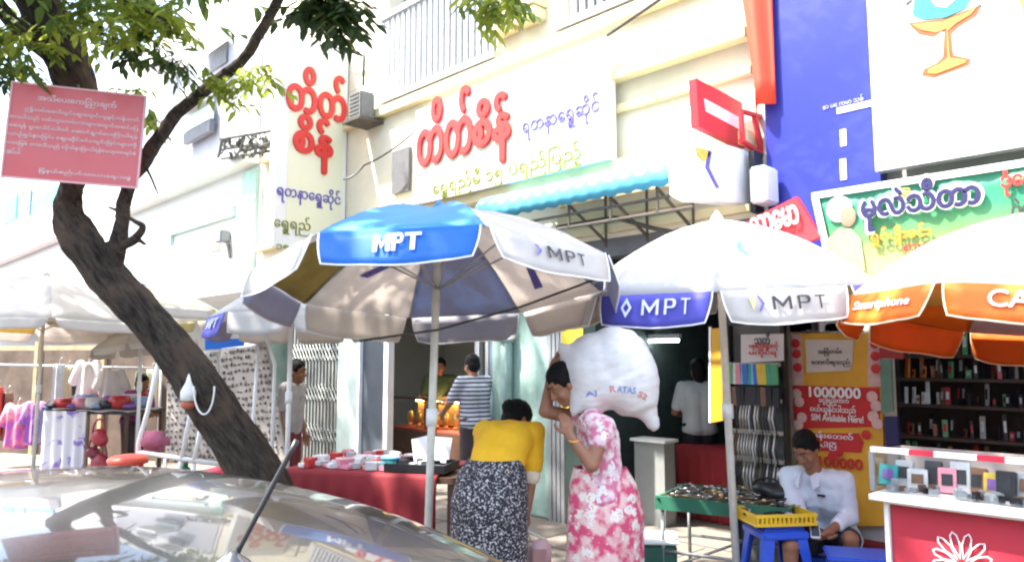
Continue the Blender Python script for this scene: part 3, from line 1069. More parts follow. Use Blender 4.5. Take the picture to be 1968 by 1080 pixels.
def bark_material():
    mm = bpy.data.materials.new('bark')
    mm.use_nodes = True
    t = mm.node_tree
    N = t.nodes.new
    b = t.nodes['Principled BSDF']
    b.inputs['Roughness'].default_value = .95
    b.inputs['Specular IOR Level'].default_value = .2
    tc = N('ShaderNodeTexCoord')
    ax = (PD(200, 522, 5.4) - PD(545, 1000, 5.4)).normalized()
    mp = N('ShaderNodeMapping')
    mp.vector_type = 'TEXTURE'
    mp.inputs['Rotation'].default_value = ax.to_track_quat('Z', 'Y').to_euler()
    mp.inputs['Scale'].default_value = (1, 1, 4.5)
    t.links.new(tc.outputs['Object'], mp.inputs[0])
    n1 = N('ShaderNodeTexNoise')
    n1.inputs['Scale'].default_value = 30
    n1.inputs['Detail'].default_value = 8
    n1.inputs['Roughness'].default_value = .7
    t.links.new(mp.outputs[0], n1.inputs['Vector'])
    r1 = N('ShaderNodeValToRGB')
    e = r1.color_ramp.elements
    e[0].position, e[0].color = .34, (.012, .009, .008, 1)
    e[1].position, e[1].color = .66, (.085, .066, .052, 1)
    t.links.new(n1.outputs['Fac'], r1.inputs[0])
    n2 = N('ShaderNodeTexNoise')
    n2.inputs['Scale'].default_value = 4.5
    n2.inputs['Detail'].default_value = 3
    t.links.new(tc.outputs['Object'], n2.inputs['Vector'])
    r2 = N('ShaderNodeValToRGB')
    e = r2.color_ramp.elements
    e[0].position, e[0].color = .50, (0, 0, 0, 1)
    e[1].position, e[1].color = .66, (.6, .6, .6, 1)
    t.links.new(n2.outputs['Fac'], r2.inputs[0])
    mx = N('ShaderNodeMixRGB')
    mx.inputs[2].default_value = (.11, .075, .054, 1)
    t.links.new(r2.outputs[0], mx.inputs[0])
    t.links.new(r1.outputs[0], mx.inputs[1])
    t.links.new(mx.outputs[0], b.inputs['Base Color'])
    bp_ = N('ShaderNodeBump')
    bp_.inputs['Strength'].default_value = 1
    bp_.inputs['Distance'].default_value = .03
    t.links.new(n1.outputs['Fac'], bp_.inputs['Height'])
    t.links.new(bp_.outputs[0], b.inputs['Normal'])
    return mm


BARK = bark_material()
tb = PD(560, 1000, 5.4)
tree = thing('street_tree', 'leaning street tree with dark grey bark holding up a red notice', 'tree', (tb.x + .15, tb.y, PAV))


def limb(m, L, n=22, wob=.02):
    P, r = [], []
    pts = [(PD(a, b, d), wd * d / FPX / 2) for a, b, wd, d in L]
    for i in range(len(pts) - 1):
        for k in range(9):
            t = k / 9
            p0_ = pts[max(i - 1, 0)][0]
            p1_, p2_ = pts[i][0], pts[i + 1][0]
            p3_ = pts[min(i + 2, len(pts) - 1)][0]
            q = .5 * ((2 * p1_) + (p2_ - p0_) * t + (2 * p0_ - 5 * p1_ + 4 * p2_ - p3_) * t * t + (3 * p1_ - p0_ - 3 * p2_ + p3_) * t ** 3)
            P.append(q)
            r.append((pts[i][1] * (1 - t) + pts[i + 1][1] * t) * (1 + wob * 5 * NZ.noise(q * 3.1)))
    P.append(pts[-1][0])
    r.append(pts[-1][1])
    n0 = len(m.bm.verts)
    m.tube(P, [q * .9 for q in r], n)
    m.bm.verts.ensure_lookup_table()
    for v in m.bm.verts[n0:]:
        c_ = v.co
        a_ = min(.018, .12 * max(r))
        v.co = c_ + V((NZ.noise(c_ * 7), NZ.noise(c_ * 7 + V((9, 1, 3))), NZ.noise(c_ * 5))) * a_ + V((NZ.noise(c_ * 24), NZ.noise(c_ * 24 + V((4, 4, 4))), 0)) * a_ * .5


m = MB()
limb(m, [(640, 1190, 150, 5.4), (590, 1090, 122, 5.4), (545, 1000, 108, 5.4), (482, 890, 98, 5.4), (402, 770, 90, 5.4), (328, 665, 82, 5.4), (262, 590, 80, 5.4), (200, 522, 84, 5.4), (150, 455, 78, 5.4), (130, 410, 64, 5.4), (140, 350, 50, 5.4), (158, 280, 60, 5.4), (155, 200, 74, 5.4), (128, 110, 84, 5.4), (85, 30, 88, 5.3), (40, -60, 84, 5.2), (0, -170, 78, 5.0), (-60, -330, 60, 4.8)])
limb(m, [(205, 540, 50, 5.4), (222, 490, 42, 5.35), (232, 430, 32, 5.32), (240, 380, 30, 5.33), (252, 345, 28, 5.36), (272, 320, 30, 5.38), (300, 275, 30, 5.36), (345, 215, 27, 5.3), (420, 155, 25, 5.2), (475, 105, 24, 5.1), (508, 50, 22, 5.05), (535, 0, 22, 5.0), (560, -60, 21, 4.95), (590, -160, 20, 4.9)])
limb(m, [(110, 120, 30, 5.35), (60, 80, 30, 5.2), (20, 40, 34, 5.1), (-20, -10, 32, 5.0), (-80, -60, 26, 4.9)])
limb(m, [(208, 476, 30, 5.36), (242, 470, 22, 5.3), (262, 458, 20, 5.28)], 8)
limb(m, [(255, 464, 20, 5.28), (274, 438, 13, 5.25), (258, 425, 8, 5.25), (240, 414, 6, 5.28)], 8)
limb(m, [(262, 458, 12, 5.28), (280, 470, 6, 5.25)], 6)
limb(m, [(228, 405, 10, 5.3), (218, 402, 7, 5.3), (208, 398, 5, 5.3)], 6)
limb(m, [(420, 150, 12, 5.2), (395, 178, 6, 5.1), (380, 190, 4, 5.1)], 6)
limb(m, [(280, 320, 7, 5.36), (292, 345, 5, 5.36), (303, 372, 4, 5.36)], 6)
limb(m, [(545, -30, 12, 5), (600, -5, 8, 4.8), (625, 40, 5, 4.7)], 6)
limb(m, [(60, 0, 22, 5.2), (160, -20, 16, 4.9), (250, 10, 9, 4.8), (320, 40, 5, 4.7)], 6)
limb(m, [(60, 0, 22, 5.2), (120, -60, 16, 4.9), (230, -60, 10, 4.5)], 6)
trunk = m.build('trunk', BARK, tree, True)
LEAFM = [mat('leaf green', (.10, .16, .026), .5, var=.35, scale=5, lucent=.5), mat('leaf sunlit tint', (.32, .38, .05), .5, var=.3, scale=5, lucent=.55), mat('leaf shaded tint', (.035, .065, .015), .5, var=.3, scale=5, lucent=.25)]  # sun and shade on the leaves are put into the light and dark greens


def leaf(bm, p, d, L, wd, nrm):
    d = d.normalized()
    s = d.cross(nrm).normalized()
    n2 = s.cross(d)
    pts = [p, p + d * L * .3 + s * wd * .5 + n2 * L * .03, p + d * L * .7 + s * wd * .36 - n2 * L * .02, p + d * L - n2 * L * .12, p + d * L * .7 - s * wd * .36 - n2 * L * .02, p + d * L * .3 - s * wd * .5 + n2 * L * .03]
    vs = [bm.verts.new(q) for q in pts]
    bm.faces.new((vs[0], vs[1], vs[2], vs[3]))
    bm.faces.new((vs[0], vs[3], vs[4], vs[5]))


def foliage(name, m, clusters, seed, parent):
    rnd = random.Random(seed)
    mb = MB()
    for (a, b, d, rad, n, sz) in clusters:
        c = PD(a, b, d)
        for k in range(n):
            v = V((rnd.gauss(0, 1), rnd.gauss(0, 1), rnd.gauss(0, .7)))
            v = v.normalized() * (rad * rnd.random() ** .5)
            p = c + v
            # a drooping spray of leaflets
            ax = V((rnd.uniform(-1, 1), rnd.uniform(-1, 1), rnd.uniform(-1.0, .2))).normalized()
            mb.tube([p - ax * sz * .5, p + ax * sz * 1.9], [.004, .002], 3)
            for j in range(6):
                q = p + ax * (j * sz * .32)
                sd_ = 1 if j % 2 else -1
                side = ax.cross(UP)
                if side.length < .1:
                    side = V((1, 0, 0))
                dr = (ax * .6 + side.normalized() * sd_ * .8 + V((0, 0, -.35 + rnd.uniform(-.25, .25))))
                leaf(mb.bm, q, dr, sz * rnd.uniform(.7, 1.1), sz * .38, V((rnd.uniform(-.4, .4), rnd.uniform(-.4, .4), 1)))
    return mb.build(name, m, parent)


foliage('crown', LEAFM[0], [(30, 50, 4.9, .26, 6, .11), (190, 20, 4.9, .30, 7, .11), (270, 60, 4.9, .22, 5, .11), (10, 110, 5.0, .2, 5, .11), (320, 110, 4.9, .10, 5, .11), (640, 0, 4.7, .15, 12, .13), (930, -28, 4.6, .10, 8, .12), (978, -28, 4.6, .08, 6, .12), (100, -150, 4.6, .8, 50, .14), (400, -230, 4.7, .6, 50, .14), (750, -230, 4.7, .5, 50, .14), (-150, 0, 4.5, .6, 40, .14)], 3, tree)
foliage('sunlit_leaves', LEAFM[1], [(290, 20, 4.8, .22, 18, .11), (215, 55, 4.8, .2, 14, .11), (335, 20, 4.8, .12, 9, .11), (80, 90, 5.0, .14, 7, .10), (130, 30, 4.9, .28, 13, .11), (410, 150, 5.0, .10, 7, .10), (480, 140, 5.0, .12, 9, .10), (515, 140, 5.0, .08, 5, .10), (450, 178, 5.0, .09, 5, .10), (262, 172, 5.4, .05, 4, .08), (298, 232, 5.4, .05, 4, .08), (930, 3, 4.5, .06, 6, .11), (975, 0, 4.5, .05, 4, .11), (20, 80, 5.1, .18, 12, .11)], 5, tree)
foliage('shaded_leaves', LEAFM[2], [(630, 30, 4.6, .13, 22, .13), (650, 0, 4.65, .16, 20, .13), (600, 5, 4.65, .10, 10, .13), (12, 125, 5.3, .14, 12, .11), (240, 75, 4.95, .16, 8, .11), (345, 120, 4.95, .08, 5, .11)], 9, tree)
rnd = random.Random(21)
hi = []
for k in range(46):
    x, y, z = rnd.uniform(-8.5, -2.6), rnd.uniform(-1.2, 2.6), rnd.uniform(4.8, 6.6)
    d = V((x, y, z)) - CAMP
    hi.append((x, y, z))
for k in range(44):  # further unseen leaf clusters, added to shade the pier and pavement
    hi.append((rnd.uniform(-13, -7.4), rnd.uniform(-1.0, 2.9), rnd.uniform(6.8, 8.8)))
mb_ = MB()
for (x, y, z) in hi:
    for k in range(26):
        p_ = V((x, y, z)) + V((rnd.gauss(0, .5), rnd.gauss(0, .5), rnd.gauss(0, .25)))
        ax = V((rnd.uniform(-1, 1), rnd.uniform(-1, 1), rnd.uniform(-.5, .3))).normalized()
        for j in range(5):
            leaf(mb_.bm, p_ + ax * j * .06, ax + V((rnd.uniform(-.8, .8), rnd.uniform(-.8, .8), -.3)), .2, .085, V((rnd.uniform(-.4, .4), rnd.uniform(-.4, .4), 1)))
mb_.build('upper_crown', LEAFM[0], tree)
m = MB()
for (x, y, z) in hi[::3]:
    m.tube([PD(0, -170, 5.0), V((x * .6 - 2.2, y * .6 + .6, z * .75 + .9)), V((x, y, z))], [.07, .04, .012], 6)
m.build('branches', BARK, tree, True)

nb = thing('notice_board', 'large red notice board with rows of white writing on the tree trunk', 'sign', PD(135, 350, 5.05))
TL, TR, BR, BL = PD(5, 152, 4.95), PD(272, 186, 5.15), PD(265, 363, 5.15), PD(0, 341, 4.95)
fr = frame(BL, BR - BL, TL - BL)
fr2 = fr.copy()
W = (BR - BL).length
Hh = ((TL - BL).length + (TR - BR).length) / 2
NOTR = mat('notice red', (.62, .105, .115), .35, var=.05, scale=2, coat=.2)
MB().bx(0, W, 0, Hh, -.012, 0, fr).build('board', NOTR, nb)
MB().bx(0, W, 0, .012, 0.001, .006, fr).bx(0, W, Hh - .012, Hh, .001, .006, fr).bx(0, .012, .0125, Hh - .0125, .001, .006, fr).bx(W - .012, W, .0125, Hh - .0125, .001, .006, fr).build('border', mat('pink border', (.75, .45, .48), .5, var=0), nb)
NL = mat('notice lettering', (.80, .60, .62), .5, var=0)
rows = [('အသိေပးေကြညာချက်', .2, .80, .58, .10), ('ဤလမ်းမေပါ်တွင်ေဈးေရာင်းချခွင့်ကန့်သတ်', .12, .69, .84, .062), ('ထားပါသည် လမ်းသွားလမ်းလာများအတွက်အဆင်ေြပ', .02, .60, .94, .062), ('ေစရန် ပူးေပါင်းပါဝင် ေဆာင်ရွက်ေပးြကပါရန်', .02, .51, .94, .062), ('ယာဉ်ရပ်နားြခင်း ေဈးဆိုင်ခင်းကျင်းြခင်းများကို', .02, .42, .94, .062), ('တားြမစ် ထားပါသည် လိုက်နာြကပါရန်ေမတ္တာရပ်ခံ', .02, .33, .94, .062), ('အပ်ပါ', .02, .25, .10, .06), ('ြမို့နယ်စည်ပင်သာယာေရးအဖွဲ့', .27, .07, .67, .06)]
for body, x, y, wd, ht in rows:
    text(body, fr, x * W, y * Hh, wd * W, ht * Hh, NL, nb, .012, lift=.004)
MB().tube([PD(150, 165, 5.25), PD(150, 175, 5.1)], .012, 6).tube([PD(145, 340, 5.25), PD(145, 330, 5.1)], .012, 6).build('fixing', IRON, nb)
MB().bx(.02, W - .02, Hh * .82, Hh * .86, -.05, -.013, fr).bx(.02, W - .02, Hh * .14, Hh * .18, -.05, -.013, fr).build('batten', WOOD, nb)

# ================================================================ parked car (nose to the left)
CY0 = .50
car = thing('parked_car', 'shiny dark grey parked hatchback with a short roof antenna', 'car', (-2.2, CY0, 0))
PAINT = mat('car paint', (.013, .012, .011), .26, .05, var=.04, scale=2, coat=.75)
CG = mat('car glass', (.02, .022, .024), .05, var=0, coat=.6)
CH_ = .62   # half of the roof width


def roofz(x, y):
    # x: -0.72 (rear edge) .. -2.45 (front edge)
    t = (x + 1.45)
    z = 1.447 - .055 * t * t - .10 * max(0, t - .1) ** 2
    v = abs(y) / .60
    return z - .055 * v ** 2 - .06 * v ** 6


# stations x, roof half width factor; body profile
st = [(-.30, .70, .60, .80, .0), (-.36, .92, .72, .81, .0), (-.46, 1.0, .76, .83, .25), (-.60, 1.0, .78, .84, .72), (-.70, 1.0, .785, .845, .97)] + [(-.76 - .1 * k, 1.0, .795, .85, 1) for k in range(17)] + [(-2.5, .98, .80, .85, .96), (-2.62, .97, .80, .85, .84), (-2.9, .96, .80, .85, .42), (-3.2, .94, .79, .84, .0), (-3.6, .88, .77, .83, 0), (-3.95, .78, .72, .80, 0), (-4.1, .60, .62, .72, 0)]
rows = []
for x, belt, hb, hs, gh in st:
    if gh > 0:
        xr = max(-2.45, min(-.72, x))
        zr = lambda y, x=x: belt + (roofz(min(-.72, max(-2.45, x)), y) - belt) * gh
    else:
        zr = lambda y: belt + .03 * (1 - (y / hb) ** 2)
    half = [(.62, .22), (hs - .02, .26), (hs, .5), (hs - .005, .72), (hb, belt if gh > 0 else belt - .05)]
    rt = hb - .02 if gh == 0 else (hb + (.62 - hb) * gh)
    half += [(rt + .0, zr(.60) - (.01 if gh else 0.0)), (rt * .94, zr(.56)), (rt * .80, zr(.48)), (rt * .6, zr(.36)), (rt * .4, zr(.24)), (rt * .2, zr(.12)), (0, zr(0))]
    ring = [(x, CY0 - y, z) for y, z in half] + [(x, CY0 + y, z) for y, z in half[-2::-1]]
    rows.append(ring)
bo = MB().grid(rows, closed=True, caps=True).build('body', PAINT, car, True)
ss = bo.modifiers.new('s', 'SUBSURF')
ss.levels = ss.render_levels = 2
# hatch gap, windows, wheels
m = MB()
m.tube([(-.70 + .03 * (1 - (y / .6) ** 2), CY0 + y, roofz(-.72, y) + .004) for y in [-.56 + .08 * k for k in range(15)]], .006, 5)
for s in (-1, 1):
    m.tube([(x, CY0 + s * .555, roofz(x, .555) + .0) for x in [-.75 - .17 * k for k in range(11)]], .006, 5)
m.build('roof_seam', BLACK, car, True)
for s in (-1, 1):
    for xs_ in ((-.95, -1.65), (-1.72, -2.55)):
        A, B = xs_
        MB().slab([(A, CY0 + s * .806, 1.02), (B, CY0 + s * .806, 1.02), (B + (.28 if B < -2 else 0), CY0 + s * .69, 1.29), (A - (.10 if A > -1 else 0), CY0 + s * .69, 1.29)], .01).build('side_window', CG, car)
    for xw in (-.95, -3.35):
        wh = MB().lathe([(.20, -.09), (.30, -.085), (.315, -.05), (.315, .05), (.30, .085), (.20, .09)], n=28, xf=MX.Translation((xw, CY0 + s * .78, .315)) @ MX.Rotation(R_(90), 4, 'X')).build('wheel', mat('tyre', (.02, .02, .02), .85, var=.2), car, True)
        rim = MB().lathe([(.03, -.05), (.19, -.06), (.198, 0), (.19, .06), (.03, .05)], n=20, xf=MX.Translation((xw, CY0 + s * .79, .315)) @ MX.Rotation(R_(90), 4, 'X')).build('rim', STEEL, wh, True)
    MB().box((-4.02, CY0 + s * .58, .62), (.14, .26, .14), bev=.03).build('headlight', GLASS, car)
    MB().box((-.34, CY0 + s * .62, .86), (.10, .16, .26), bev=.03).build('tail_light', mat('tail red', (.5, .02, .02), .2, var=0), car)
    MB().ball((-2.5, CY0 + s * .94, 1.02), (.07, .10, .07)).build('wing_mirror', PAINT, car, True)
    MB().box((-1.05, CY0 + s * .855, .88), (.18, .03, .03)).build('door_handle', PAINT, car)
MB().slab([(-.44, CY0 - .52, 1.06), (-.44, CY0 + .52, 1.06), (-.64, CY0 + .50, 1.33), (-.64, CY0 - .50, 1.33)], .02).build('rear_window', CG, car)
MB().slab([(-3.02, CY0 - .60, 1.03), (-3.02, CY0 + .60, 1.03), (-2.72, CY0 + .52, 1.18), (-2.72, CY0 - .52, 1.18)], .02).build('windscreen', CG, car)
# antenna
car.location.x -= .25
ab = PD(447, 1078, 1.17)
at_ = PD(571, 845, 1.20)
zr = roofz(ab.x + .25, ab.y - CY0)
ab.z = zr + .012
an = MB().tube([ab, ab.lerp(at_, .12), ab.lerp(at_, .9), at_], [.006, .0042, .0042, .005], 10).build('antenna', BLACK, car, True)
MB().lathe([(.036, -.02), (.034, 0), (.024, .012), (.012, .02), (.007, .028)], (ab.x, ab.y, zr), 20).build('antenna_base', mat('antenna base', (.03, .03, .032), .2, var=0, coat=.8), an, True)
# ================================================================ buildings further left
def facade(name, label, x0, x1, y, h, wall, items):
    t = thing(name, label, 'building', ((x0 + x1) / 2, y, 0))
    MB().bx(x0, x1, y, y + 3, 2.9, h).bx(x0, x0 + .4, y, y + 3, 0.02, 2.9).bx(x1 - .4, x1, y, y + 3, .02, 2.9).bx(x0 + .4, x1 - .4, y + 2.5, y + 3, .02, 2.9).build('wall', wall, t)
    return t


LW = mat('left white wall', (.76, .76, .75), .85, var=.08, scale=.6)
b2 = facade('neighbour_building', 'white building with grey upper wall and small window left of the blade sign', -19.5, W0 - .12, FY, 9, LW, [])
m = MB()
A, B = PY(312, 330, FY - .03), PY(521, 50, FY - .03)
m.bx(-18.5, W0 - .2, FY - .03, FY - .003, 5.25, 7.6)
m.build('grey_upper_wall', mat('lavender grey wall', (.40, .40, .46), .85, var=.15, scale=.7), b2)
def fbox(b, px0, py0, px1, py1, y, d, name, m):
    A, B = PY(px0, py0, y), PY(px1, py1, y)
    return MB().bx(A.x, B.x, y - d, y, min(A.z, B.z), max(A.z, B.z)).build(name, m, b)
WSH = mat('window shade', (.13, .13, .15), .6, var=.2)
fbox(b2, 400, 145, 440, 80, FY - .031, .04, 'upper_window', WSH)
fbox(b2, 400, 84, 440, 72, FY - .08, .4, 'window_hood', PALEW)
fbox(b2, 318, 200, 358, 130, FY - .031, .04, 'upper_window', mat('curtain grey', (.55, .55, .60), .7, var=.1))
fbox(b2, 318, 132, 358, 118, FY - .08, .4, 'window_hood', PALEW)
fbox(b2, 362, 255, 412, 200, FY - .12, .06, 'hanging_panel', mat('pale cyan panel', (.62, .78, .78), .4, var=.05))
fbox(b2, 362, 259, 412, 254, FY - .10, .10, 'panel_dark_edge', WSH)  # dark strip along the bottom edge of the pale panel
fbox(b2, 362, 208, 412, 196, FY - .05, .5, 'window_hood', PALEW)
m = MB().bx(-19.4, W0 - .2, FY - .30, FY - .003, 5.08, 5.22)
m.build('ledge', PALEW, b2)
m = MB()
A, B = PY(322, 470, FY - .05), PY(448, 405, FY - .05)
m.bx(A.x, B.x, FY - .08, FY - .003, B.z - .1, B.z + .1).bx(A.x, A.x + .2, FY - .08, FY - .003, A.z, B.z - .105)
m.bx(PY(470, 400, FY).x, W0 - .2, FY - .06, FY - .003, 3.0, 5.0)
m.build('mint_trim', mat('mint trim', (.45, .66, .58), .8, var=.15), b2)
wt = thing('wire_tangle', 'dark tangle of wires and brackets on the white ledge left of the blade sign', 'wires', PY(470, 300, FY - .3))
m = MB()
rnd = random.Random(4)
for k in range(46):
    a, b = rnd.uniform(418, 522), 0
    c1 = PY(a, rnd.uniform(258, 292) - (a - 470) * .12, FY - .2 - rnd.random() * .4)
    c2 = PY(a + rnd.uniform(-26, 26), rnd.uniform(262, 308) - (a - 470) * .12, FY - .2 - rnd.random() * .4)
    m.tube([c1, (c1 + c2) / 2 - UP * .06, c2], rnd.uniform(.01, .035), 5)
for yy in (262, 282, 300):
    m.tube([PY(425, yy + 6, FY - .4), PY(522, yy - 10, FY - .4)], .025, 5)
m.build('wires', mat('wire grey', (.07, .07, .06), .7, var=.4), wt)
t = thing('drain_bracket', 'small dark meter on the white wall above the far stalls', 'meter', PY(438, 470, FY - .1))
MB().bx(PY(432, 470, FY).x, PY(444, 470, FY).x, FY - .2, FY - .003, PY(438, 468, FY).z, PY(438, 445, FY).z, bev=.02).build('casing', mat('meter grey', (.2, .21, .22), .5), t)
MB().tube([PY(440, 470, FY - .05), PY(442, 496, FY - .05)], .03, 6).build('conduit', IRON, t)
t = thing('orange_notice', 'small faded orange notice on the white wall behind the stalls', 'notice', PY(415, 480, FY))
MB().bx(PY(406, 480, FY).x, PY(424, 480, FY).x, FY - .03, FY - .003, PY(415, 482, FY).z, PY(415, 446, FY).z).build('paper', mat('faded orange', (.75, .45, .2), .6, var=.3, scale=6), t)
b3 = facade('far_building', 'far white building with bright blue shuttered windows at the left', -34, -19.6, FY + .1, 9.5, mat('far white wall', (.74, .74, .76), .85, var=.08, scale=.5), [])
CYW = mat('cyan shutter', (.10, .48, .62), .6, var=.15)
fbox(b3, 36, 432, 62, 362, FY + .07, .05, 'window_pane', mat('blue pane', (.16, .26, .42), .4, var=.2))
fbox(b3, 62, 430, 124, 350, FY + .07, .05, 'cyan_shutter', CYW)
fbox(b3, 8, 434, 36, 372, FY + .07, .05, 'cyan_shutter', CYW)
fbox(b3, -20, 470, 130, 458, FY + .06, .3, 'ledge', mat('pinkish ledge', (.70, .60, .60), .8, var=.1))
b4 = facade('distant_building', 'distant pale building closing the street beyond the far stalls', -70, -34.1, FY, 11, PALEW, [])
bx_ = thing('opposite_building', 'pale building across the street behind the parked car', 'building', (-20, -14, 0))
m = MB().bx(-60, 14, -20, -13, 0.01, 7.5)
m.build('wall', mat('opposite wall', (.62, .60, .56), .85, var=.12, scale=.7), bx_)
for k in range(16):
    x = -56 + k * 4.3
    MB().bx(x, x + 1.8, -12.997, -12.9, 4.4, 6).build('window', CG, bx_)
    MB().bx(x - .8, x + 2.4, -12.997, -12.9, .1, 2.7).build('shutter', GREYW, bx_)

# ================================================================ stalls
rnd = random.Random(11)


def packet(name, label, cat, group, c, dim, m, rz=0, tilt_=0, m2=None):
    """small boxed or carded goods with a printed window"""
    x = MX.Translation(c) @ MX.Rotation(rz, 4, 'Z') @ MX.Rotation(tilt_, 4, 'X')
    t = MB().bx(-dim[0] / 2, dim[0] / 2, -dim[1] / 2, dim[1] / 2, 0, dim[2], x, bev=min(.003, min(dim) * .12)).build(name, m)
    recenter(t)
    tag(t, label, cat, group)
    if m2 is not None:
        MB().bx(-dim[0] * .3, dim[0] * .3, -dim[1] / 2 - .004, -dim[1] / 2 - .001, dim[2] * .3, dim[2] * .75, x).build('printed_panel', m2, t)
    return t


def legs(m, pts, z0, z1, r=.018, splay=0):
    c = sum((V(p) for p in pts), V((0, 0, 0))) / len(pts)
    for p in pts:
        d = (V(p) - c)
        a = V((p[0] + d.x * splay, p[1] + d.y * splay, z0))
        m.append((a, V((p[0], p[1], z1))))


# --- red cloth table
A, B = PZ(540, 902, .88), PZ(874, 916, .88)
ex = (B - A).normalized()
ey = V((-ex.y, ex.x, 0))
LT = (B - A).length
tbl = thing('stall_table', 'long stall table under a dark red cloth behind the parked car', 'table', (A + B) / 2 - UP * (.88 - PAV))
fr = frame(A - UP * (.88 - PAV), ex, ey)
MB().bx(0, LT, 0.03, .85, .70, .745, fr).build('tabletop', WOOD, tbl)
for u in (.05, LT - .05):
    for v in (.08, .80):
        MB().bx(u - .025, u + .025, v - .025, v + .025, 0, .699, fr).build('leg', WOOD, tbl)
tc_ = thing('table_cloth', 'dark red cloth hanging in folds over the long stall table', 'cloth', (A + B) / 2)
rows = []
for k in range(61):
    u = LT * k / 60 * .90
    row = []
    for v, z in ((.86, .76), (.4, .763), (.06, .763), (.02, .755), (.005, .73), (-.004, .6), (-.006, .4), (-.01, .2), (-.012, .06)):
        w_ = .022 * math.sin(k * .9) * max(0, (.74 - z)) / .7 + .012 * math.sin(k * .37 + 1) * max(0, .74 - z)
        row.append(fr @ V((u, v - w_ - (.0 if z > .7 else .01), z)))
    rows.append(row)
o = MB().grid(rows).build('cloth', REDCL, tc_, True)
o.modifiers.new('s', 'SOLIDIFY').thickness = .006
gp = 'small packaged goods on the red table'
for k in range(64):
    u, v = rnd.uniform(.05, LT * .62), rnd.uniform(.10, .78)
    mm = rnd.choice([CWH, CWH, CWH, CPK, CR, CSV, CWH])
    lab = {CWH: 'white plastic packet lying on the dark red table cloth', CPK: 'pink packet lying on the dark red table cloth', CR: 'red packet lying on the dark red table cloth', CSV: 'silver grey packet lying on the dark red table cloth'}[mm]
    packet('goods_packet', lab, 'packet', gp, fr @ V((u, v, .768)), (rnd.uniform(.06, .14), rnd.uniform(.05, .10), rnd.uniform(.02, .07)), mm, rnd.uniform(0, 3))
t = thing('teal_tub', 'round teal plastic tub on the red table left of the black tray', 'tub', fr @ V((LT * .60, .12, .768)))
q = fr @ V((LT * .60, .14, .768))
MB().lathe([(.05, 0), (.065, .01), (.07, .08)], q, 20).build('tub', CTE, t, True)
MB().lathe([(.074, .081), (.074, .10), (.03, .105)], q, 20).build('lid', CSK, t, True)
t = thing('black_tray', 'black tray of small dark goods at the right end of the red table', 'tray', fr @ V((LT * .75, .2, .768)))
xf = fr @ MX.Translation((LT * .76, .22, .768))
MB().bx(-.24, .24, -.17, .17, 0, .012, xf).bx(-.24, .24, -.17, -.155, .013, .06, xf).bx(-.24, .24, .155, .17, .013, .06, xf).bx(-.24, -.225, -.154, .154, .013, .06, xf).bx(.225, .24, -.154, .154, .013, .06, xf).build('tray', BLACK, t)
for k in range(22):
    packet('small_gadget', 'small dark gadget lying in the black tray on the red table', 'gadget', 'gadgets in the black tray', xf @ V((rnd.uniform(-.2, .2), rnd.uniform(-.13, .13), .014)), (rnd.uniform(.04, .09), rnd.uniform(.03, .06), rnd.uniform(.03, .07)), rnd.choice([CBK, CBK, CSV, BLACK]), rnd.uniform(0, 3))
for k, (du, lab, sw) in enumerate(((-.02, 'white price card propped up in the black tray, leaning left', -.25), (.12, 'white price card propped up in the black tray, the more upright one', .05))):
    x = xf @ MX.Translation((du, .06, .05)) @ MX.Rotation(sw, 4, 'Y') @ MX.Rotation(R_(-14), 4, 'X')
    tag(recenter(MB().bx(-.07, .07, 0, .006, 0, .19, x).build('price_card', mat('paper', (.75, .75, .80), .7, var=.05))), lab, 'card')

# --- gold counter inside the shop
gc = thing('jewellery_counter', 'lit glass jewellery counter with dark wooden base in the gold shop', 'counter', (xs(815), FY + .5, PAV))
YC = 6.35
xa, xb = PY(752, 800, YC).x, PY(884, 800, YC).x
zt, zm = PY(752, 765, YC).z, PY(752, 822, YC).z
MB().bx(xa, xb, YC, YC + .5, PAV + .007, zm).build('base', WOOD, gc)
MB().bx(xa, xb, YC, YC + .5, zm + .003, zm + .03).build('gold_tray', mat('red velvet', (.35, .06, .03), .8), gc)
mt = MB()
for x in (xa, (xa + xb) / 2, xb - .03):
    mt.bx(x, x + .03, YC, YC + .03, zm + .031, zt).bx(x, x + .03, YC + .47, YC + .5, zm + .031, zt)
mt.bx(xa, xb, YC, YC + .03, zt + .001, zt + .03).bx(xa, xb, YC + .47, YC + .5, zt + .001, zt + .03)
mt.build('case_frame', WOOD, gc)
MB().bx(xa + .04, xb - .04, YC + .40, YC + .43, zt - .05, zt - .02).build('case_lamp', mat('warm strip', (1, .62, .25), .5, var=0, emit=7), gc)
MB().bx(xa + .04, xb - .04, YC + .44, YC + .46, zm + .05, zt - .08).build('back_board', mat('gold board', (.65, .40, .12), .5, var=.3, scale=12), gc)
GOLD = mat('gold', (.85, .50, .12), .3, .8, var=.2, scale=20)
for k in range(7):
    x = xa + .12 + k * (xb - xa - .2) / 6.5
    t = MB().ball((x, YC + .25, zm + .15), (.055, .04, .09)).lathe([(.05, zm + .031), (.02, zm + .08)], (x, YC + .25, 0), 10).build('jewellery_bust', GOLD, None, True)
    recenter(t)
    tag(t, 'gold necklace bust inside the lit jewellery counter', 'bust', 'gold busts in the jewellery counter')

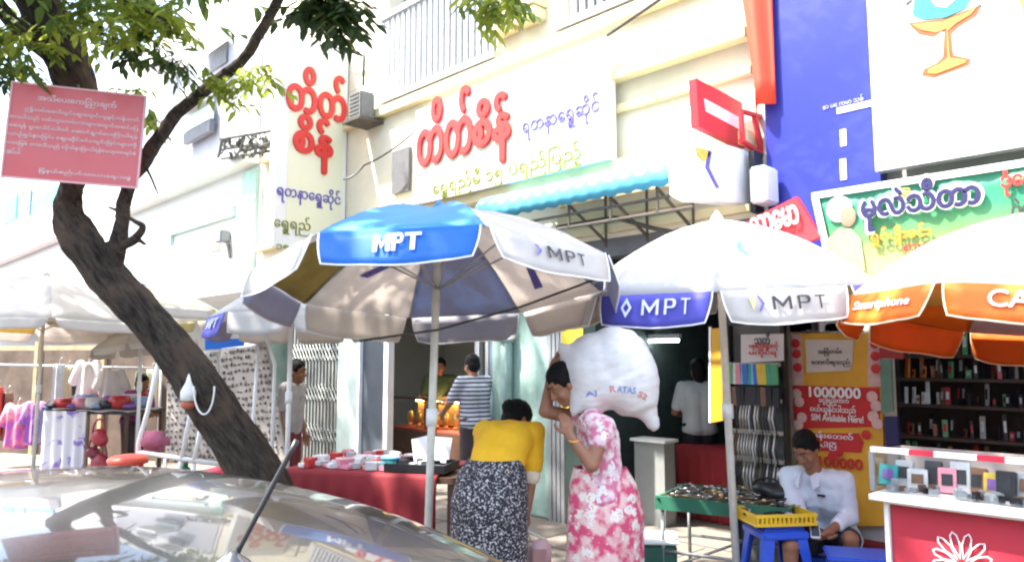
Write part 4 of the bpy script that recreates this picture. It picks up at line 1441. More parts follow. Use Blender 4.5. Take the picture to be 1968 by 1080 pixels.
# --- doorway shop
t = thing('low_counter', 'low pale grey counter inside the dark doorway', 'counter', PY(1260, 950, FY + .6))
A, B = PY(1222, 1040, FY + .4), PY(1276, 852, FY + .4)
MB().bx(A.x, B.x, FY + .4, FY + .58, PAV + .007, B.z).build('front', mat('counter grey', (.27, .28, .27), .5, var=.08), t)
MB().bx(A.x - .03, B.x + .03, FY + .37, FY + .60, B.z + .001, B.z + .03).build('counter_top', WHITE, t)
t = thing('covered_bench', 'bench covered with dark red cloth deep in the dark doorway', 'bench', PY(1350, 950, FY + .9))
A, B = PY(1302, 1000, FY + .9), PY(1405, 868, FY + .9)
rows = [[(A.x + (B.x - A.x) * k / 24, FY + .9 - .02 * math.sin(k * 1.3) * (1 - j / 4), PAV + .02 + (B.z - PAV) * j / 4) for j in range(5)] + [(A.x + (B.x - A.x) * k / 24, FY + 1.3, B.z + .02)] for k in range(25)]
MB().grid(rows).build('cloth', REDCL, t, True)
MB().bx(A.x + .02, B.x - .02, FY + .93, FY + 1.28, PAV + .01, B.z - .03).build('frame', WOOD, t)
yp = thing('yellow_hanging_panel', 'yellow panel hanging at the right edge of the dark doorway', 'panel', PY(1384, 800, FY - .2))
fr_ = [PY(1366, 812, FY - .05), PY(1401, 806, FY - .05), PY(1401, 628, FY - .05), PY(1366, 632, FY - .05)]
MB().slab(fr_, .012).build('panel', mat('deep yellow', (.62, .34, .02), .5, var=.1), yp)
MB().slab([PY(1362, 812, FY - .055), PY(1366, 812, FY - .055), PY(1366, 628, FY - .055), PY(1362, 628, FY - .055)], .02).build('edge', LETW, yp)
for k in range(14):
    px, py = rnd.uniform(1215, 1350), rnd.uniform(685, 850)
    p_ = PY(px, py, FY + 3.6)
    packet('shelf_box', 'dim box on the back wall of the dark doorway shop', 'box', 'boxes at the back of the dark doorway', p_, (rnd.uniform(.15, .3), .1, rnd.uniform(.15, .3)), rnd.choice([CBK, CSV, CBR, CTE]))

# --- accessories rack with packets
rk = thing('accessory_rack', 'tall rack of hanging phone accessories between doorway and yellow posters', 'rack', PY(1462, 1000, 5.55))
YR = 5.60
A, B = PY(1413, 1010, YR), PY(1512, 622, YR)
MB().bx(A.x, B.x, YR, YR + .05, PAV, B.z).build('back_panel', mat('rack back', (.13, .14, .13), .7, var=.3, scale=4), rk)
m = MB().bx(A.x, A.x + .03, YR - .06, YR - .001, PAV, B.z).bx(B.x - .03, B.x, YR - .06, YR - .001, PAV, B.z)
m.build('upright', BLACK, rk)
for py in (704, 772, 832, 885):
    z = PY(1460, py, YR).z
    MB().bx(A.x + .031, B.x - .031, YR - .09, YR - .02, z, z + .03).build('rail', mat('rail beige', (.48, .44, .38), .6, var=.2), rk)
t = thing('paper_sign', 'white paper notice with pink handwriting on top of the accessory rack', 'sign', PY(1465, 695, YR - .05))
MB().slab([PY(1424, 697, YR - .07), PY(1506, 693, YR - .07), PY(1506, 641, YR - .07), PY(1424, 643, YR - .07)], .006).build('paper', mat('notice paper', (.66, .62, .62), .7, var=.04), t)
ytext('သတိ', (1450, 662), (1480, 660), YR - .078, .09, LETK, t, .01)
ytext('ပစ္စည်းများကို', (1440, 674), (1495, 671), YR - .078, .07, LETR, t, .01)
ytext('မကိုင်ရ', (1440, 687), (1494, 684), YR - .078, .07, LETR, t, .01)
lab = {CSK: 'sky blue carded accessory on the rack', CBL: 'blue carded accessory on the rack', CGR: 'green carded accessory on the rack', CYE: 'yellow carded accessory on the rack', CPK: 'pink carded accessory on the rack', CTE: 'teal carded accessory on the rack', CWH: 'white carded accessory on the rack'}
for k, mm in enumerate([CGR, CWH, CPK, CSK, CBL, CTE, CSK, CBL, CYE, CYE, CGR, CTE, CGR]):
    x = A.x + .06 + (B.x - A.x - .1) * k / 12.5
    z = PY(1460, 738, YR).z
    packet('carded_accessory', lab[mm] + ' upper row', 'accessory', 'carded accessories on the rack', V((x, YR - .10, z)), (.045, .02, .16), mm, 0, rnd.uniform(-.1, .1))
    x2 = x + rnd.uniform(-.01, .01)
    packet('hanging_accessory', 'dark carded accessory hanging below the coloured row', 'accessory', 'dark accessories on the rack', V((x2, YR - .10, z - .17)), (.045, .02, .15), rnd.choice([CBK, CBK, CBK, CBR]), 0, rnd.uniform(-.1, .1))
SILV = mat('clear bag', (.55, .52, .48), .2, .3, var=.35, scale=25)
for row, (py, n) in enumerate(((832, 17), (892, 17), (945, 15))):
    z = PY(1460, py, YR).z
    for k in range(n):
        x = A.x + .05 + (B.x - A.x - .09) * k / (n - .5)
        mm = rnd.choice([SILV, SILV, SILV, CWH, CBK, CBR, CBK])
        l_ = {SILV: 'clear bagged cable hanging on the rack', CWH: 'white cable hanging on the rack', CBK: 'black cable hanging on the rack', CBR: 'brown cable hanging on the rack'}[mm]
        o = MB().tube([(x, YR - .10, z + .26), (x - .012, YR - .12, z + .13), (x + rnd.uniform(-.01, .01), YR - .12, z + rnd.uniform(0, .05))], [.003, .0075, .004], 6).build('hanging_cable', mm, None, True)
        recenter(o)
        tag(o, l_, 'cable', 'cables hanging on the rack')

# --- poster pier
YQ = 5.72
pr = thing('poster_board', 'tall yellow poster board with red and white printed notices behind the seated man', 'sign', PY(1610, 1000, YQ))
YELB = mat('poster yellow', (.68, .36, .03), .6, var=.12)
MB().slab([PY(1540, 1010, YQ), PY(1702, 1010, YQ), PY(1692, 640, YQ), PY(1520, 640, YQ)], .03).build('board', YELB, pr)
def pq(pts, lift, name, m):
    MB().slab([PY(a, b, YQ - lift) for a, b in pts], .003).build(name, m, pr)
PAPER = mat('poster paper', (.62, .56, .50), .7, var=.1, scale=3)
RED2 = mat('poster red', (.52, .02, .02), .5, var=.08)
FLW = mat('flower pink', (.62, .42, .40), .6, var=.2, scale=20)
pq([(1522, 742), (1544, 742), (1540, 642), (1521, 642)], .005, 'floral_border', FLW)
pq([(1668, 742), (1694, 742), (1690, 642), (1668, 642)], .005, 'floral_border', FLW)
pq([(1550, 716), (1634, 712), (1638, 700), (1640, 654), (1547, 652)], .009, 'white_notice', PAPER)
pq([(1527, 824), (1692, 820), (1689, 745), (1524, 740)], .006, 'red_notice', RED2)
pq([(1570, 866), (1655, 870), (1660, 850), (1650, 832), (1560, 832)], .007, 'red_splash', RED2)
m = MB()
for (a, b) in ((1529, 660), (1531, 680), (1533, 706), (1681, 660), (1682, 684), (1683, 708), (1665, 835), (1600, 875), (1612, 868)):
    MB().ball(PY(a, b, YQ - .014), (.035, .004, .035)).build('red_flower', RED2, pr)
m = MB()
for (a, b) in ((1536, 772), (1541, 802), (1531, 757), (1676, 762), (1684, 780), (1678, 800), (1686, 814), (1534, 816)):
    MB().ball(PY(a, b, YQ - .016), (.04, .004, .04)).build('pale_flower', FLW, pr)
ytext('1000000', (1556, 762), (1654, 760), YQ - .012, .075, LETW, pr, .03)
ytext('ေငွြဖည့်ကတ်', (1575, 778), (1632, 776), YQ - .012, .07, LETW, pr, .01)
ytext('ဝယ်ယူနိုင်ပါသည်', (1558, 796), (1645, 794), YQ - .012, .08, LETW, pr, .01)
ytext('SIM Available Here!', (1560, 807), (1660, 807), YQ - .012, .05, LETW, pr, .01)
ytext('ဖုန်းေဘလ်', (1562, 845), (1640, 843), YQ - .012, .07, LETW, pr, .01)
ytext('ရပါြပီ', (1566, 862), (1608, 860), YQ - .012, .06, LETW, pr, .01)
ytext('100000', (1575, 895), (1658, 895), YQ - .012, .075, RED2, pr, .03)
ytext('အြမဲတမ်း', (1572, 684), (1618, 682), YQ - .016, .06, LETK, pr, .005)
ytext('ေဘလ်ရသည်', (1560, 704), (1634, 702), YQ - .016, .06, LETK, pr, .005)
t = thing('red_plinth', 'low dark red plinth under the yellow poster board', 'plinth', PY(1620, 1060, YQ))
A, B = PY(1500, 1010, YQ), PY(1712, 1010, YQ)
MB().bx(A.x, B.x, YQ - .08, YQ + .06, PAV, A.z - .005, bev=.01).build('plinth', mat('plinth red', (.20, .015, .015), .7, var=.2), t)
for k in range(12):
    px = 1520 + rnd.uniform(0, 120)
    packet('clutter_box', 'grey boxed accessory on top of the yellow poster board', 'box', 'grey boxes above the poster board', PY(px, rnd.uniform(632, 640), YQ - .01), (rnd.uniform(.06, .12), .05, rnd.uniform(.05, .12)), rnd.choice([CSV, CWH, CBK]))

# --- phone shop back shelves
sh = thing('goods_shelf', 'dark wall shelf full of phone cases behind the red counter', 'shelf', (-1.0, 6.9, PAV))
YS = 6.9
xa, xb = PY(1712, 750, YS).x, PY(2150, 750, YS).x
MB().bx(xa, xb, YS + .25, YS + .3, PAV + .02, 2.6).build('back_panel', mat('shelf back', (.05, .035, .03), .8, var=.4, scale=3), sh)
for py in (682, 727, 778, 840, 900):
    z = PY(1800, py, YS).z
    MB().bx(xa, xb, YS, YS + .249, z - .025, z).build('shelf_board', mat('shelf wood', (.08, .05, .04), .6, var=.3), sh)
    for k in range(26):
        px = 1738 + k * 11 + rnd.uniform(-2, 2)
        if rnd.random() < .22:
            continue
        x = PY(px, py, YS).x
        if px < 1785 and py == 727:
            mm, l_ = COR, 'orange and white case standing on the back shelf'
        elif px < 1803 and py == 778:
            mm, l_ = CWH, 'white case standing on the back shelf'
        else:
            mm = rnd.choice([CBK, CBK, CBR, CBK, CSV, CBK, CBR, CGR, CBK, CBK, CBR, CR])
            l_ = {CBK: 'black', CBR: 'brown', CSV: 'silver', CR: 'red', CGR: 'green'}[mm] + ' phone case standing on the dark back shelf'
        packet('phone_case', l_, 'phone case', 'phone cases on the back shelf', V((x + rnd.uniform(-.012, .012), YS + .06 + rnd.uniform(0, .08), z + .001)), (rnd.uniform(.022, .042), .02, rnd.choice([.07, .10, .14, .18, .20])), mm, rnd.uniform(-.5, .5), R_(-6), rnd.choice([CWH, CSV, CBK, CR, None]))
t = thing('blue_door_panel', 'narrow navy panel left of the phone case shelf', 'panel', PY(1716, 850, FY + .1))
MB().slab([PY(1703, 862, FY - .1), PY(1728, 862, FY - .1), PY(1724, 800, FY - .1), PY(1700, 800, FY - .1)], .04).build('panel', mat('navy', (.02, .02, .09), .5, var=.1), t)
t = thing('green_display_strip', 'green and red display strip hanging left of the phone case shelf', 'display', PY(1712, 790, FY - .1))
MB().slab([PY(1694, 795, FY - .1), PY(1716, 790, FY - .1), PY(1712, 690, FY - .1), PY(1692, 690, FY - .1)], .03).build('green_card', mat('strip green', (.12, .25, .19), .6, var=.2), t)
MB().slab([PY(1690, 688, FY - .1), PY(1735, 690, FY - .1), PY(1735, 664, FY - .1), PY(1690, 660, FY - .1)], .03).build('red_card', mat('strip red', (.33, .03, .03), .6, var=.2), t)

# --- red phone counter with glass case
ct = thing('phone_counter', 'red stall counter with white ledge and white petal emblem under the orange parasol', 'counter', (-.6, 4.1, PAV))
P0 = PZ(1668, 950, 1.07)
YK = P0.y
xl = PY(1712, 1000, YK + .08).x
xr = 1.2
REDK = mat('counter red', (.42, .035, .055), .35, var=.08, scale=2, coat=.2)
MB().bx(xl, xr, YK + .08, YK + .55, PAV, 1.03).build('front_panel', REDK, ct, bevel=.006)
MB().bx(xl - .022, xl - .002, YK + .06, YK + .56, PAV, 1.03).build('edge_strip', WHITE, ct)
m = MB()
m.slab([(P0.x, YK, 1.065), (P0.x, YK + .62, 1.065), (P0.x + .10, YK + .62, 1.031), (P0.x + .10, YK + .05, 1.031)], .001)
rows = [[(P0.x, YK, 1.07), (P0.x, YK + .62, 1.07)]]
m = MB().bx(P0.x, xr, YK, YK + .62, 1.045, 1.075).bx(P0.x + .05, xr, YK + .04, YK + .58, 1.031, 1.0449)
m.build('ledge', WHITE, ct, bevel=.01)
EMB = mat('emblem white', (.72, .60, .62), .4, var=0)
m = MB()
ce = PY(1849, 1084, YK + .07)
for k in range(8):
    a = R_(-98 + 28 * k)
    d, s_ = V((math.sin(a), 0, math.cos(a))), V((math.cos(a), 0, -math.sin(a)))
    L = .125 if 1 < k < 6 else .11
    o_ = ce + d * .02
    pts = [o_, o_ + d * L * .5 + s_ * .020, o_ + d * L * .85 + s_ * .017, o_ + d * L, o_ + d * L * .85 - s_ * .017, o_ + d * L * .5 - s_ * .020]
    ins = [o_ + d * .014, o_ + d * L * .5 + s_ * .014, o_ + d * L * .83 + s_ * .011, o_ + d * (L - .008), o_ + d * L * .83 - s_ * .011, o_ + d * L * .5 - s_ * .014]
    for i in range(6):
        j = (i + 1) % 6
        m.slab([pts[i], pts[j], ins[j], ins[i]], .002)
m.build('petal_emblem', EMB, ct)
gcs = thing('glass_case', 'low glass display case with red and white rail on the red counter', 'display case', (-.6, YK + .3, 1.075))
gx = PY(1676, 900, YK + .10).x
gz = PY(1680, 868, YK + .10).z
gpan = MB()
MB().bx(gx, xr - .1, YK + .10, YK + .106, 1.08, gz).build('front_glass', GLASS, gcs)
MB().bx(gx, gx + .006, YK + .107, YK + .5, 1.08, gz).build('side_glass', GLASS, gcs)
MB().bx(gx, xr - .1, YK + .49, YK + .5, 1.08, gz).build('back_board', mat('case back', (.30, .25, .23), .6, var=.3, scale=6), gcs)
for k in range(9):
    x = gx + (xr - .1 - gx) * k / 9
    x2 = gx + (xr - .1 - gx) * (k + .62) / 9
    x3 = gx + (xr - .1 - gx) * (k + 1) / 9
    MB().bx(x, x2 - .001, YK + .085, YK + .115, gz + .001, gz + .026).build('white_rail', LETW, gcs)
    MB().bx(x2, x3 - .001, YK + .085, YK + .115, gz + .001, gz + .026).build('red_rail', mat('tape red', (.55, .03, .06), .5, var=.1), gcs)
MB().bx(gx - .01, gx + .012, YK + .09, YK + .115, 1.077, gz).build('corner_post', STEEL, gcs)
PB = [(CTE, 'teal phone box at the left end of the glass case'), (CSV, 'silver phone box beside the teal one in the glass case'), (CWH, 'white phone box third from the left end of the glass case'), (CBK, 'black phone box left of the pink one in the glass case'), (CPK, 'pink phone box in the middle of the glass case'), (CSV, 'silver phone box right of the pink one in the glass case'), (CBR, 'brown phone box left of the yellow one in the glass case'), (CYE, 'yellow phone box in the glass case'), (CBK, 'black phone box right of the yellow one in the glass case'), (CSV, 'silver phone box at the right end of the glass case')]
for k, (mm, l_) in enumerate(PB):
    px = 1706 + k * 29 + rnd.uniform(-6, 6)
    p_ = PY(px, 930, YK + .24 + rnd.uniform(0, .08))
    packet('phone_box', l_, 'phone box', 'phone boxes in the glass case', V((p_.x, p_.y, 1.08)), (rnd.uniform(.07, .095), .035, rnd.uniform(.10, .15)), mm, rnd.uniform(-.25, .25), R_(-14), rnd.choice([CBK, CVI, CBR]))
for k in range(34):
    p_ = PY(1690 + rnd.uniform(0, 290), 930, YK + .135 + rnd.uniform(0, .08))
    mm = rnd.choice([CSV, CBK, CSV, CBR, CWH])
    packet('phone_part', {CSV: 'silver', CBK: 'black', CBR: 'brown', CWH: 'white'}[mm] + ' small phone part lying at the front of the glass case', 'phone part', 'phone parts in the glass case', V((p_.x, p_.y, 1.08)), (rnd.uniform(.02, .05), rnd.uniform(.02, .05), rnd.uniform(.012, .05)), mm, rnd.uniform(0, 3))

# --- green table with watches
A, B = PD(1268, 962, 5.35), PD(1420, 982, 5.5)
zt = .715
A, B = PZ(1266, 958, zt), PZ(1424, 974, zt)
ex = (B - A).normalized()
ey = V((-ex.y, ex.x, 0))
fr = frame(V((A.x, A.y, 0)), ex, ey)
LT = (B - A).length + .30
gtb = thing('display_table', 'low table with green edge and thin metal legs covered in wristwatches', 'table', (A + B) / 2 - UP * (zt - PAV))
GRN = mat('green edge', (.03, .15, .09), .5, var=.15)
MB().bx(0, LT, 0, .62, zt - .03, zt - .004, fr).build('tabletop', mat('table felt', (.16, .13, .11), .9, var=.2), gtb)
MB().bx(-.02, LT + .02, -.025, -.001, zt - .07, zt + .025, fr).bx(-.02, -.001, 0, .62, zt - .07, zt + .02, fr).bx(-.02, LT + .02, .621, .64, zt - .07, zt + .02, fr).bx(LT + .001, LT + .02, 0, .62, zt - .07, zt + .02, fr).build('rim', GRN, gtb)
for u in (.02, LT - .02):
    for v in (.02, .6):
        MB().tube([fr @ V((u, v, PAV)), fr @ V((u, v, zt - .031))], .014, 8).build('leg', STEEL, gtb, True)
MB().tube([fr @ V((.02, .02, .35)), fr @ V((LT - .02, .02, .35))], .012, 6).tube([fr @ V((.02, .6, .35)), fr @ V((LT - .02, .6, .35))], .012, 6).tube([fr @ V((.02, .02, .22)), fr @ V((LT - .02, .6, .55))], .01, 6).build('brace', STEEL, gtb, True)
proto = None
WT = [mat('watch steel', (.5, .5, .5), .25, .9, var=.1), mat('watch gold', (.65, .45, .15), .3, .9, var=.1), mat('watch black', (.02, .02, .022), .4, var=.1)]
protos = []
for k, (mm, nm) in enumerate(zip(WT, ('steel', 'gold coloured', 'black'))):
    t = thing('wristwatch', nm + ' wristwatch lying on the green edged table', 'watch', (0, 0, -5), 'wristwatches on the green edged table')
    o_ = V((0, 0, -5))
    MB().lathe([(.018, .0), (.02, .006), (.017, .011)], o_, 14).build('case', mm, t, True)
    MB().bx(-.011, .011, -.10, -.02, -5 + .001, -5 + .007).bx(-.011, .011, .02, .10, -5 + .001, -5 + .007).build('strap', mm, t)
    MB().lathe([(.013, .0112), (.013, .013)], o_, 12).build('dial', CWH if k else CBK, t)
    protos.append(t)
first = [True] * 3
for k in range(84):
    i = rnd.choice([0, 0, 1, 2, 2])
    u, v = .05 + (LT - .1) * ((k % 14) / 13) + rnd.uniform(-.012, .012), .06 + .095 * (k // 14) + rnd.uniform(-.02, .02)
    p_ = fr @ V((u, v, zt + .002 + rnd.uniform(0, .04)))
    if first[i]:
        protos[i].location = p_
        protos[i].rotation_euler = (0, 0, rnd.uniform(0, 3))
        first[i] = False
    else:
        copy_tree(protos[i], None, p_, rnd.uniform(0, 3))
t = thing('black_bag', 'black bag lying among the watches beside the seated man', 'bag', fr @ V((LT - .16, .3, zt)))
remeshed(MB().ball(fr @ V((LT - .14, .35, zt + .06)), (.15, .12, .07)).ball(fr @ V((LT - .22, .30, zt + .09)), (.08, .07, .05)), 'bag', BLACK, t, .015)
MB().tube([fr @ V((LT - .2 + .1 * math.cos(a), .34, zt + .1 + .06 * math.sin(a))) for a in [math.pi * k / 8 for k in range(9)]], .008, 6).build('handle', BLACK, t, True)
t = thing('green_crate', 'dark green crate on the floor under the display table', 'crate', PD(1255, 1040, 5.8))
c = PD(1252, 1030, 5.75)
MB().box((c.x, c.y, PAV + .14), (.34, .30, .26), rz=.7, bev=.02).build('body', mat('crate green', (.02, .10, .07), .5, var=.15), t)
MB().box((c.x, c.y, PAV + .29), (.38, .34, .03), rz=.7, bev=.01).build('rim', WHITE, t)

# --- blue stool with yellow tray
def stool(label, c, zt, top, rz, m, spread=.05):
    t = thing('plastic_stool', label, 'stool', (c.x, c.y, PAV), 'plastic stools at the watch table')
    X = MX.Translation((c.x, c.y, 0)) @ MX.Rotation(rz, 4, 'Z')
    h = top / 2
    MB().bx(-h, h, -h, h, zt - .035, zt, X, bev=.02).build('seat', m, t)
    MB().bx(-h - .008, h + .008, -h - .008, h + .008, zt - .085, zt - .036, X, bev=.01).build('apron', m, t)
    for sx in (-1, 1):
        for sy in (-1, 1):
            a0, a1 = h - .005, h + spread
            rows = []
            for z, r_, wl in ((zt - .086, a0, .07), (PAV + .002, a1, .045)):
                rows.append([X @ V((sx * r_, sy * r_, z)), X @ V((sx * (r_ - wl), sy * r_, z)), X @ V((sx * (r_ - wl), sy * (r_ - .012), z)), X @ V((sx * (r_ - .012), sy * (r_ - .012), z)), X @ V((sx * (r_ - .012), sy * (r_ - wl), z)), X @ V((sx * r_, sy * (r_ - wl), z))])
            MB().grid(rows, closed=True, caps=True).build('leg', m, t)
    zz = PAV + .16
    q = h + spread * (1 - .16 / (zt - PAV)) - .02
    MB().bx(-q, q, -q, -q + .012, zz, zz + .05, X).bx(-q, q, q - .012, q, zz, zz + .05, X).bx(-q, -q + .012, -q + .013, q - .013, zz, zz + .05, X).bx(q - .012, q, -q + .013, q - .013, zz, zz + .05, X).build('brace', m, t)
    return t


c = PD(1489, 1000, 5.12)
stool('blue plastic stool carrying the yellow basket beside the white parasol pole', c, .655, .30, R_(HEAD + 8), BLUEPL)
bk = thing('yellow_basket', 'shallow yellow plastic basket of watch parts on the blue stool', 'basket', (c.x, c.y, .657))
X = MX.Translation((c.x, c.y, .657)) @ MX.Rotation(R_(HEAD + 8), 4, 'Z')
MB().bx(-.20, .20, -.15, .15, 0, .012, X).build('tray', YELPL, bk)
m = MB()
for (x0, x1, y0, y1) in ((-.21, .21, -.165, -.151), (-.21, .21, .151, .165), (-.21, -.201, -.15, .15), (.201, .21, -.15, .15)):
    m.bx(x0, x1, y0, y1, .001, .02, X).bx(x0, x1, y0, y1, .055, .075, X)
    n = 14
    for k in range(n):
        if x1 - x0 > .1:
            xx = x0 + (x1 - x0) * (k + .5) / n
            m.bx(xx - .006, xx + .006, y0, y1, .0205, .0545, X)
        else:
            yy = y0 + (y1 - y0) * (k + .5) / n
            m.bx(x0, x1, yy - .006, yy + .006, .0205, .0545, X)
m.build('lattice_side', YELPL, bk)
for k in range(30):
    p_ = X @ V((rnd.uniform(-.18, .18), rnd.uniform(-.13, .13), .014 + rnd.uniform(0, .045)))
    packet('watch_part', 'small metal watch part in the yellow basket', 'watch part', 'watch parts in the yellow basket', p_, (rnd.uniform(.03, .07), rnd.uniform(.02, .05), rnd.uniform(.01, .03)), rnd.choice([CSV, CBK, CBR, CSV]), rnd.uniform(0, 3))
c = PD(1655, 1060, 4.75)
zb_ = PD(1655, 1062, 4.75).z
t = thing('blue_box', 'blue plastic box at the feet of the seated man', 'box', (c.x, c.y, PAV))
X = MX.Translation((c.x, c.y, 0)) @ MX.Rotation(R_(30), 4, 'Z')
MB().bx(-.19, .19, -.14, .14, PAV, zb_ - .03, X, bev=.01).build('body', BLUEPL, t)
MB().bx(-.205, .205, -.155, .155, zb_ - .029, zb_, X, bev=.01).build('lid', BLUEPL, t)
# ================================================================ people
def ori(fwd, up):
    fwd = V(fwd).normalized()
    up = (V(up) - fwd * V(up).dot(fwd)).normalized()
    r = fwd.cross(up)
    return r, fwd, up, MX((r, fwd, up)).transposed()


def head(mb, c, fwd, up, s=1.0, neck=None):
    r, f, u, M = ori(fwd, up)
    c = V(c)
    def P(x, y, z):
        return c + (r * x + f * y + u * z) * s
    def B(x, y, z, a, b, d, seg=16):
        mb.ball(P(x, y, z), (a * s, b * s, d * s), seg=seg, rot=M)
    B(0, -.005, .035, .074, .094, .082)
    B(0, .022, -.03, .060, .070, .088)
    B(0, .058, -.095, .030, .030, .024)
    B(0, .01, -.07, .052, .060, .045)
    mb.cap(P(0, .086, .012), .008 * s, P(0, .106, -.028), .0145 * s, 8)
    for k in (-1, 1):
        B(k * .012, .094, -.032, .010, .012, .009, 8)
        B(k * .072, -.005, -.012, .009, .020, .031, 10)
        mb.cap(P(k * .014, .088, .030), .0095 * s, P(k * .046, .072, .028), .008 * s, 8)
        B(k * .040, .062, -.035, .022, .022, .022, 10)
    B(0, .086, -.060, .023, .011, .007, 10)
    B(0, .084, -.072, .019, .011, .008, 10)
    if neck is not None:
        mb.cap(P(0, -.02, -.05), .052 * s, V(neck), .058 * s)
    return P, M


def face_details(parent, P, M, s=1.0):
    for k in (-1, 1):
        e = MB().ball(P(k * .030, .0770, .006), (.0125 * s, .008 * s, .0048 * s), seg=12, rot=M).build('eye', EYEW, parent, True)
        MB().ball(P(k * .030, .0835, .006), (.0065 * s, .004 * s, .0046 * s), seg=10, rot=M).build('iris', EYEK, e, True)
    m = MB()
    for k in (-1, 1):
        m.cap(P(k * .014, .0955, .036), .0035 * s, P(k * .046, .079, .037), .003 * s, 6)
    return m


def hair(parent, P, M, s=1.0, back=.1, bun=None, brows=None, front=0):
    m = MB()
    m.ball(P(0, -.014, .052), (.081 * s, .096 * s, .084 * s), seg=22, rot=M)
    m.ball(P(0, -.045, .0), (.077 * s, .062 * s, back * s), seg=18, rot=M)
    for k in (-1, 1):
        m.ball(P(k * .062, -.005, .030), (.020 * s, .045 * s, .045 * s), seg=12, rot=M)
    if bun:
        m.ball(P(*bun[:3]), bun[3] * s, seg=16)
    o = remeshed(m, 'hair', HAIR, parent, .008 * s, 3)
    for v in o.data.vertices:
        v.co += v.normal * (.004 * NZ.noise(v.co * 55))
    if brows is not None:
        brows.build('eyebrows', HAIR, o, True)
    return o


def hand(mb, w, d, n, curl=.5, side=1, s=1.0, spread=.1):
    """w wrist, d direction of the fingers, n palm normal (fingers bend towards it), side +1: thumb on d x n side"""
    d = V(d).normalized()
    n = (V(n) - d * V(n).dot(d)).normalized()
    t = d.cross(n) * side
    w = V(w)
    mb.cap(w - d * .02, .024 * s, w + d * .02, .026 * s, 10)
    for k, (off, L, r) in enumerate(((.030, .085, .0095), (.010, .094, .0098), (-.010, .088, .0094), (-.029, .070, .0084))):
        kn = w + (d * (.082 - abs(off) * .25) + t * off) * s
        mb.cap(w + (d * .01 + t * off * .6) * s, .016 * s, kn, .012 * s, 8)
        a, p = 0.0, kn
        dd = (d + t * off * spread * 6).normalized()
        for j, fr_ in enumerate((.44, .31, .25)):
            a += curl * (1.05 if j else .75)
            q = p + (dd * math.cos(a) + n * math.sin(a)) * (L * fr_ * s)
            mb.cap(p, r * (1 - .08 * j) * s, q, r * (1 - .08 * (j + 1)) * s, 8)
            p = q
    b = w + (d * .02 + t * .022 + n * .006) * s
    p1 = b + (d * .6 + t * .75 + n * .25).normalized() * .040 * s
    p2 = p1 + (d * .9 + t * .3 + n * .35 * (1 + curl)).normalized() * .032 * s
    p3 = p2 + (d * .95 + n * .45 * (1 + curl)).normalized() * .026 * s
    mb.cap(b, .016 * s, p1, .0125 * s, 8).cap(p1, .0122 * s, p2, .0105 * s, 8).cap(p2, .0105 * s, p3, .009 * s, 8)


def torso(mb, hip, waist, chest, neck, rv, hw=.10, ww=.075, cw=.11, sh=.17, g=0.0, depth=.0):
    """hip/waist/chest/neck: centre points; rv: unit vector to one side; g: extra radius of clothing"""
    hip, waist, chest, neck = V(hip), V(waist), V(chest), V(neck)
    for k in (-1, 1):
        r = rv * k
        mb.cap(hip + r * hw * .62, .115 + g, waist + r * ww * .7, .095 + g)
        mb.cap(waist + r * ww * .7, .095 + g, chest + r * cw * .62, .108 + g)
        top = neck.lerp(chest, .32)
        mb.cap(chest + r * cw * .62, .108 + g, top + r * sh * .60, .064 + g)
        mb.cap(top + r * sh * .35, .062 + g, top + r * sh, .056 + g)
    mb.cap(chest, .10 + g, neck.lerp(chest, .30), .062 + g)


def loft_skirt(name, m, parent, rings, folds=.012, nf=11, seed=0, t=.006):
    """rings: (centre, rx along image right, ry along view)"""
    R = []
    N = 72
    n = len(rings)
    pts = []
    for i in range((n - 1) * 5 + 1):
        a, f_ = divmod(i, 5)
        f_ /= 5
        A = rings[a]
        B = rings[min(a + 1, n - 1)]
        sm = f_
        c = V(A[0]).lerp(V(B[0]), sm)
        rx, ry = A[1] * (1 - sm) + B[1] * sm, A[2] * (1 - sm) + B[2] * sm
        h = i / ((n - 1) * 5)
        row = []
        for k in range(N):
            th = 2 * math.pi * k / N
            fo = 1 + folds / .2 * h * (math.sin(th * nf + seed + h) * .6 + math.sin(th * (nf // 2 + 1) + 2 * seed) * .6)
            row.append(c + RT * (math.cos(th) * rx * fo) + FW * (math.sin(th) * ry * fo))
        R.append(row)
    o = MB().grid(R, closed=True).build(name, m, parent, True)
    sd_ = o.modifiers.new('s', 'SOLIDIFY')
    sd_.thickness, sd_.offset = t, 1
    return o


def foot(mb, an, d, g=0):
    d = V(d).normalized()
    an = V(an)
    z0 = PAV + .022
    heel = V((an.x, an.y, z0 + .012)) - d * .04
    mb.cap(an, .036 + g, V((an.x, an.y, z0 + .03)), .036 + g)
    mb.cap(heel, .030, V((an.x, an.y, z0)) + d * .13, .026)
    mb.cap(V((an.x, an.y, z0)) + d * .12 + d.cross(UP) * .012, .022, V((an.x, an.y, z0 - .002)) + d * .17, .016)
    mb.cap(an, .03, V((an.x, an.y, z0)) + d * .10, .024)


def sandals(parent, ans, d):
    for an in ans:
        d_ = V(d).normalized()
        c = V((an[0], an[1], PAV + .011)) + d_ * .055
        X = frame(c, d_, UP.cross(d_))
        MB().ball((0, 0, 0), (.14, .05, .010), X).build('sandal', mat('sandal', (.08, .05, .04), .7, var=.2), parent, True)




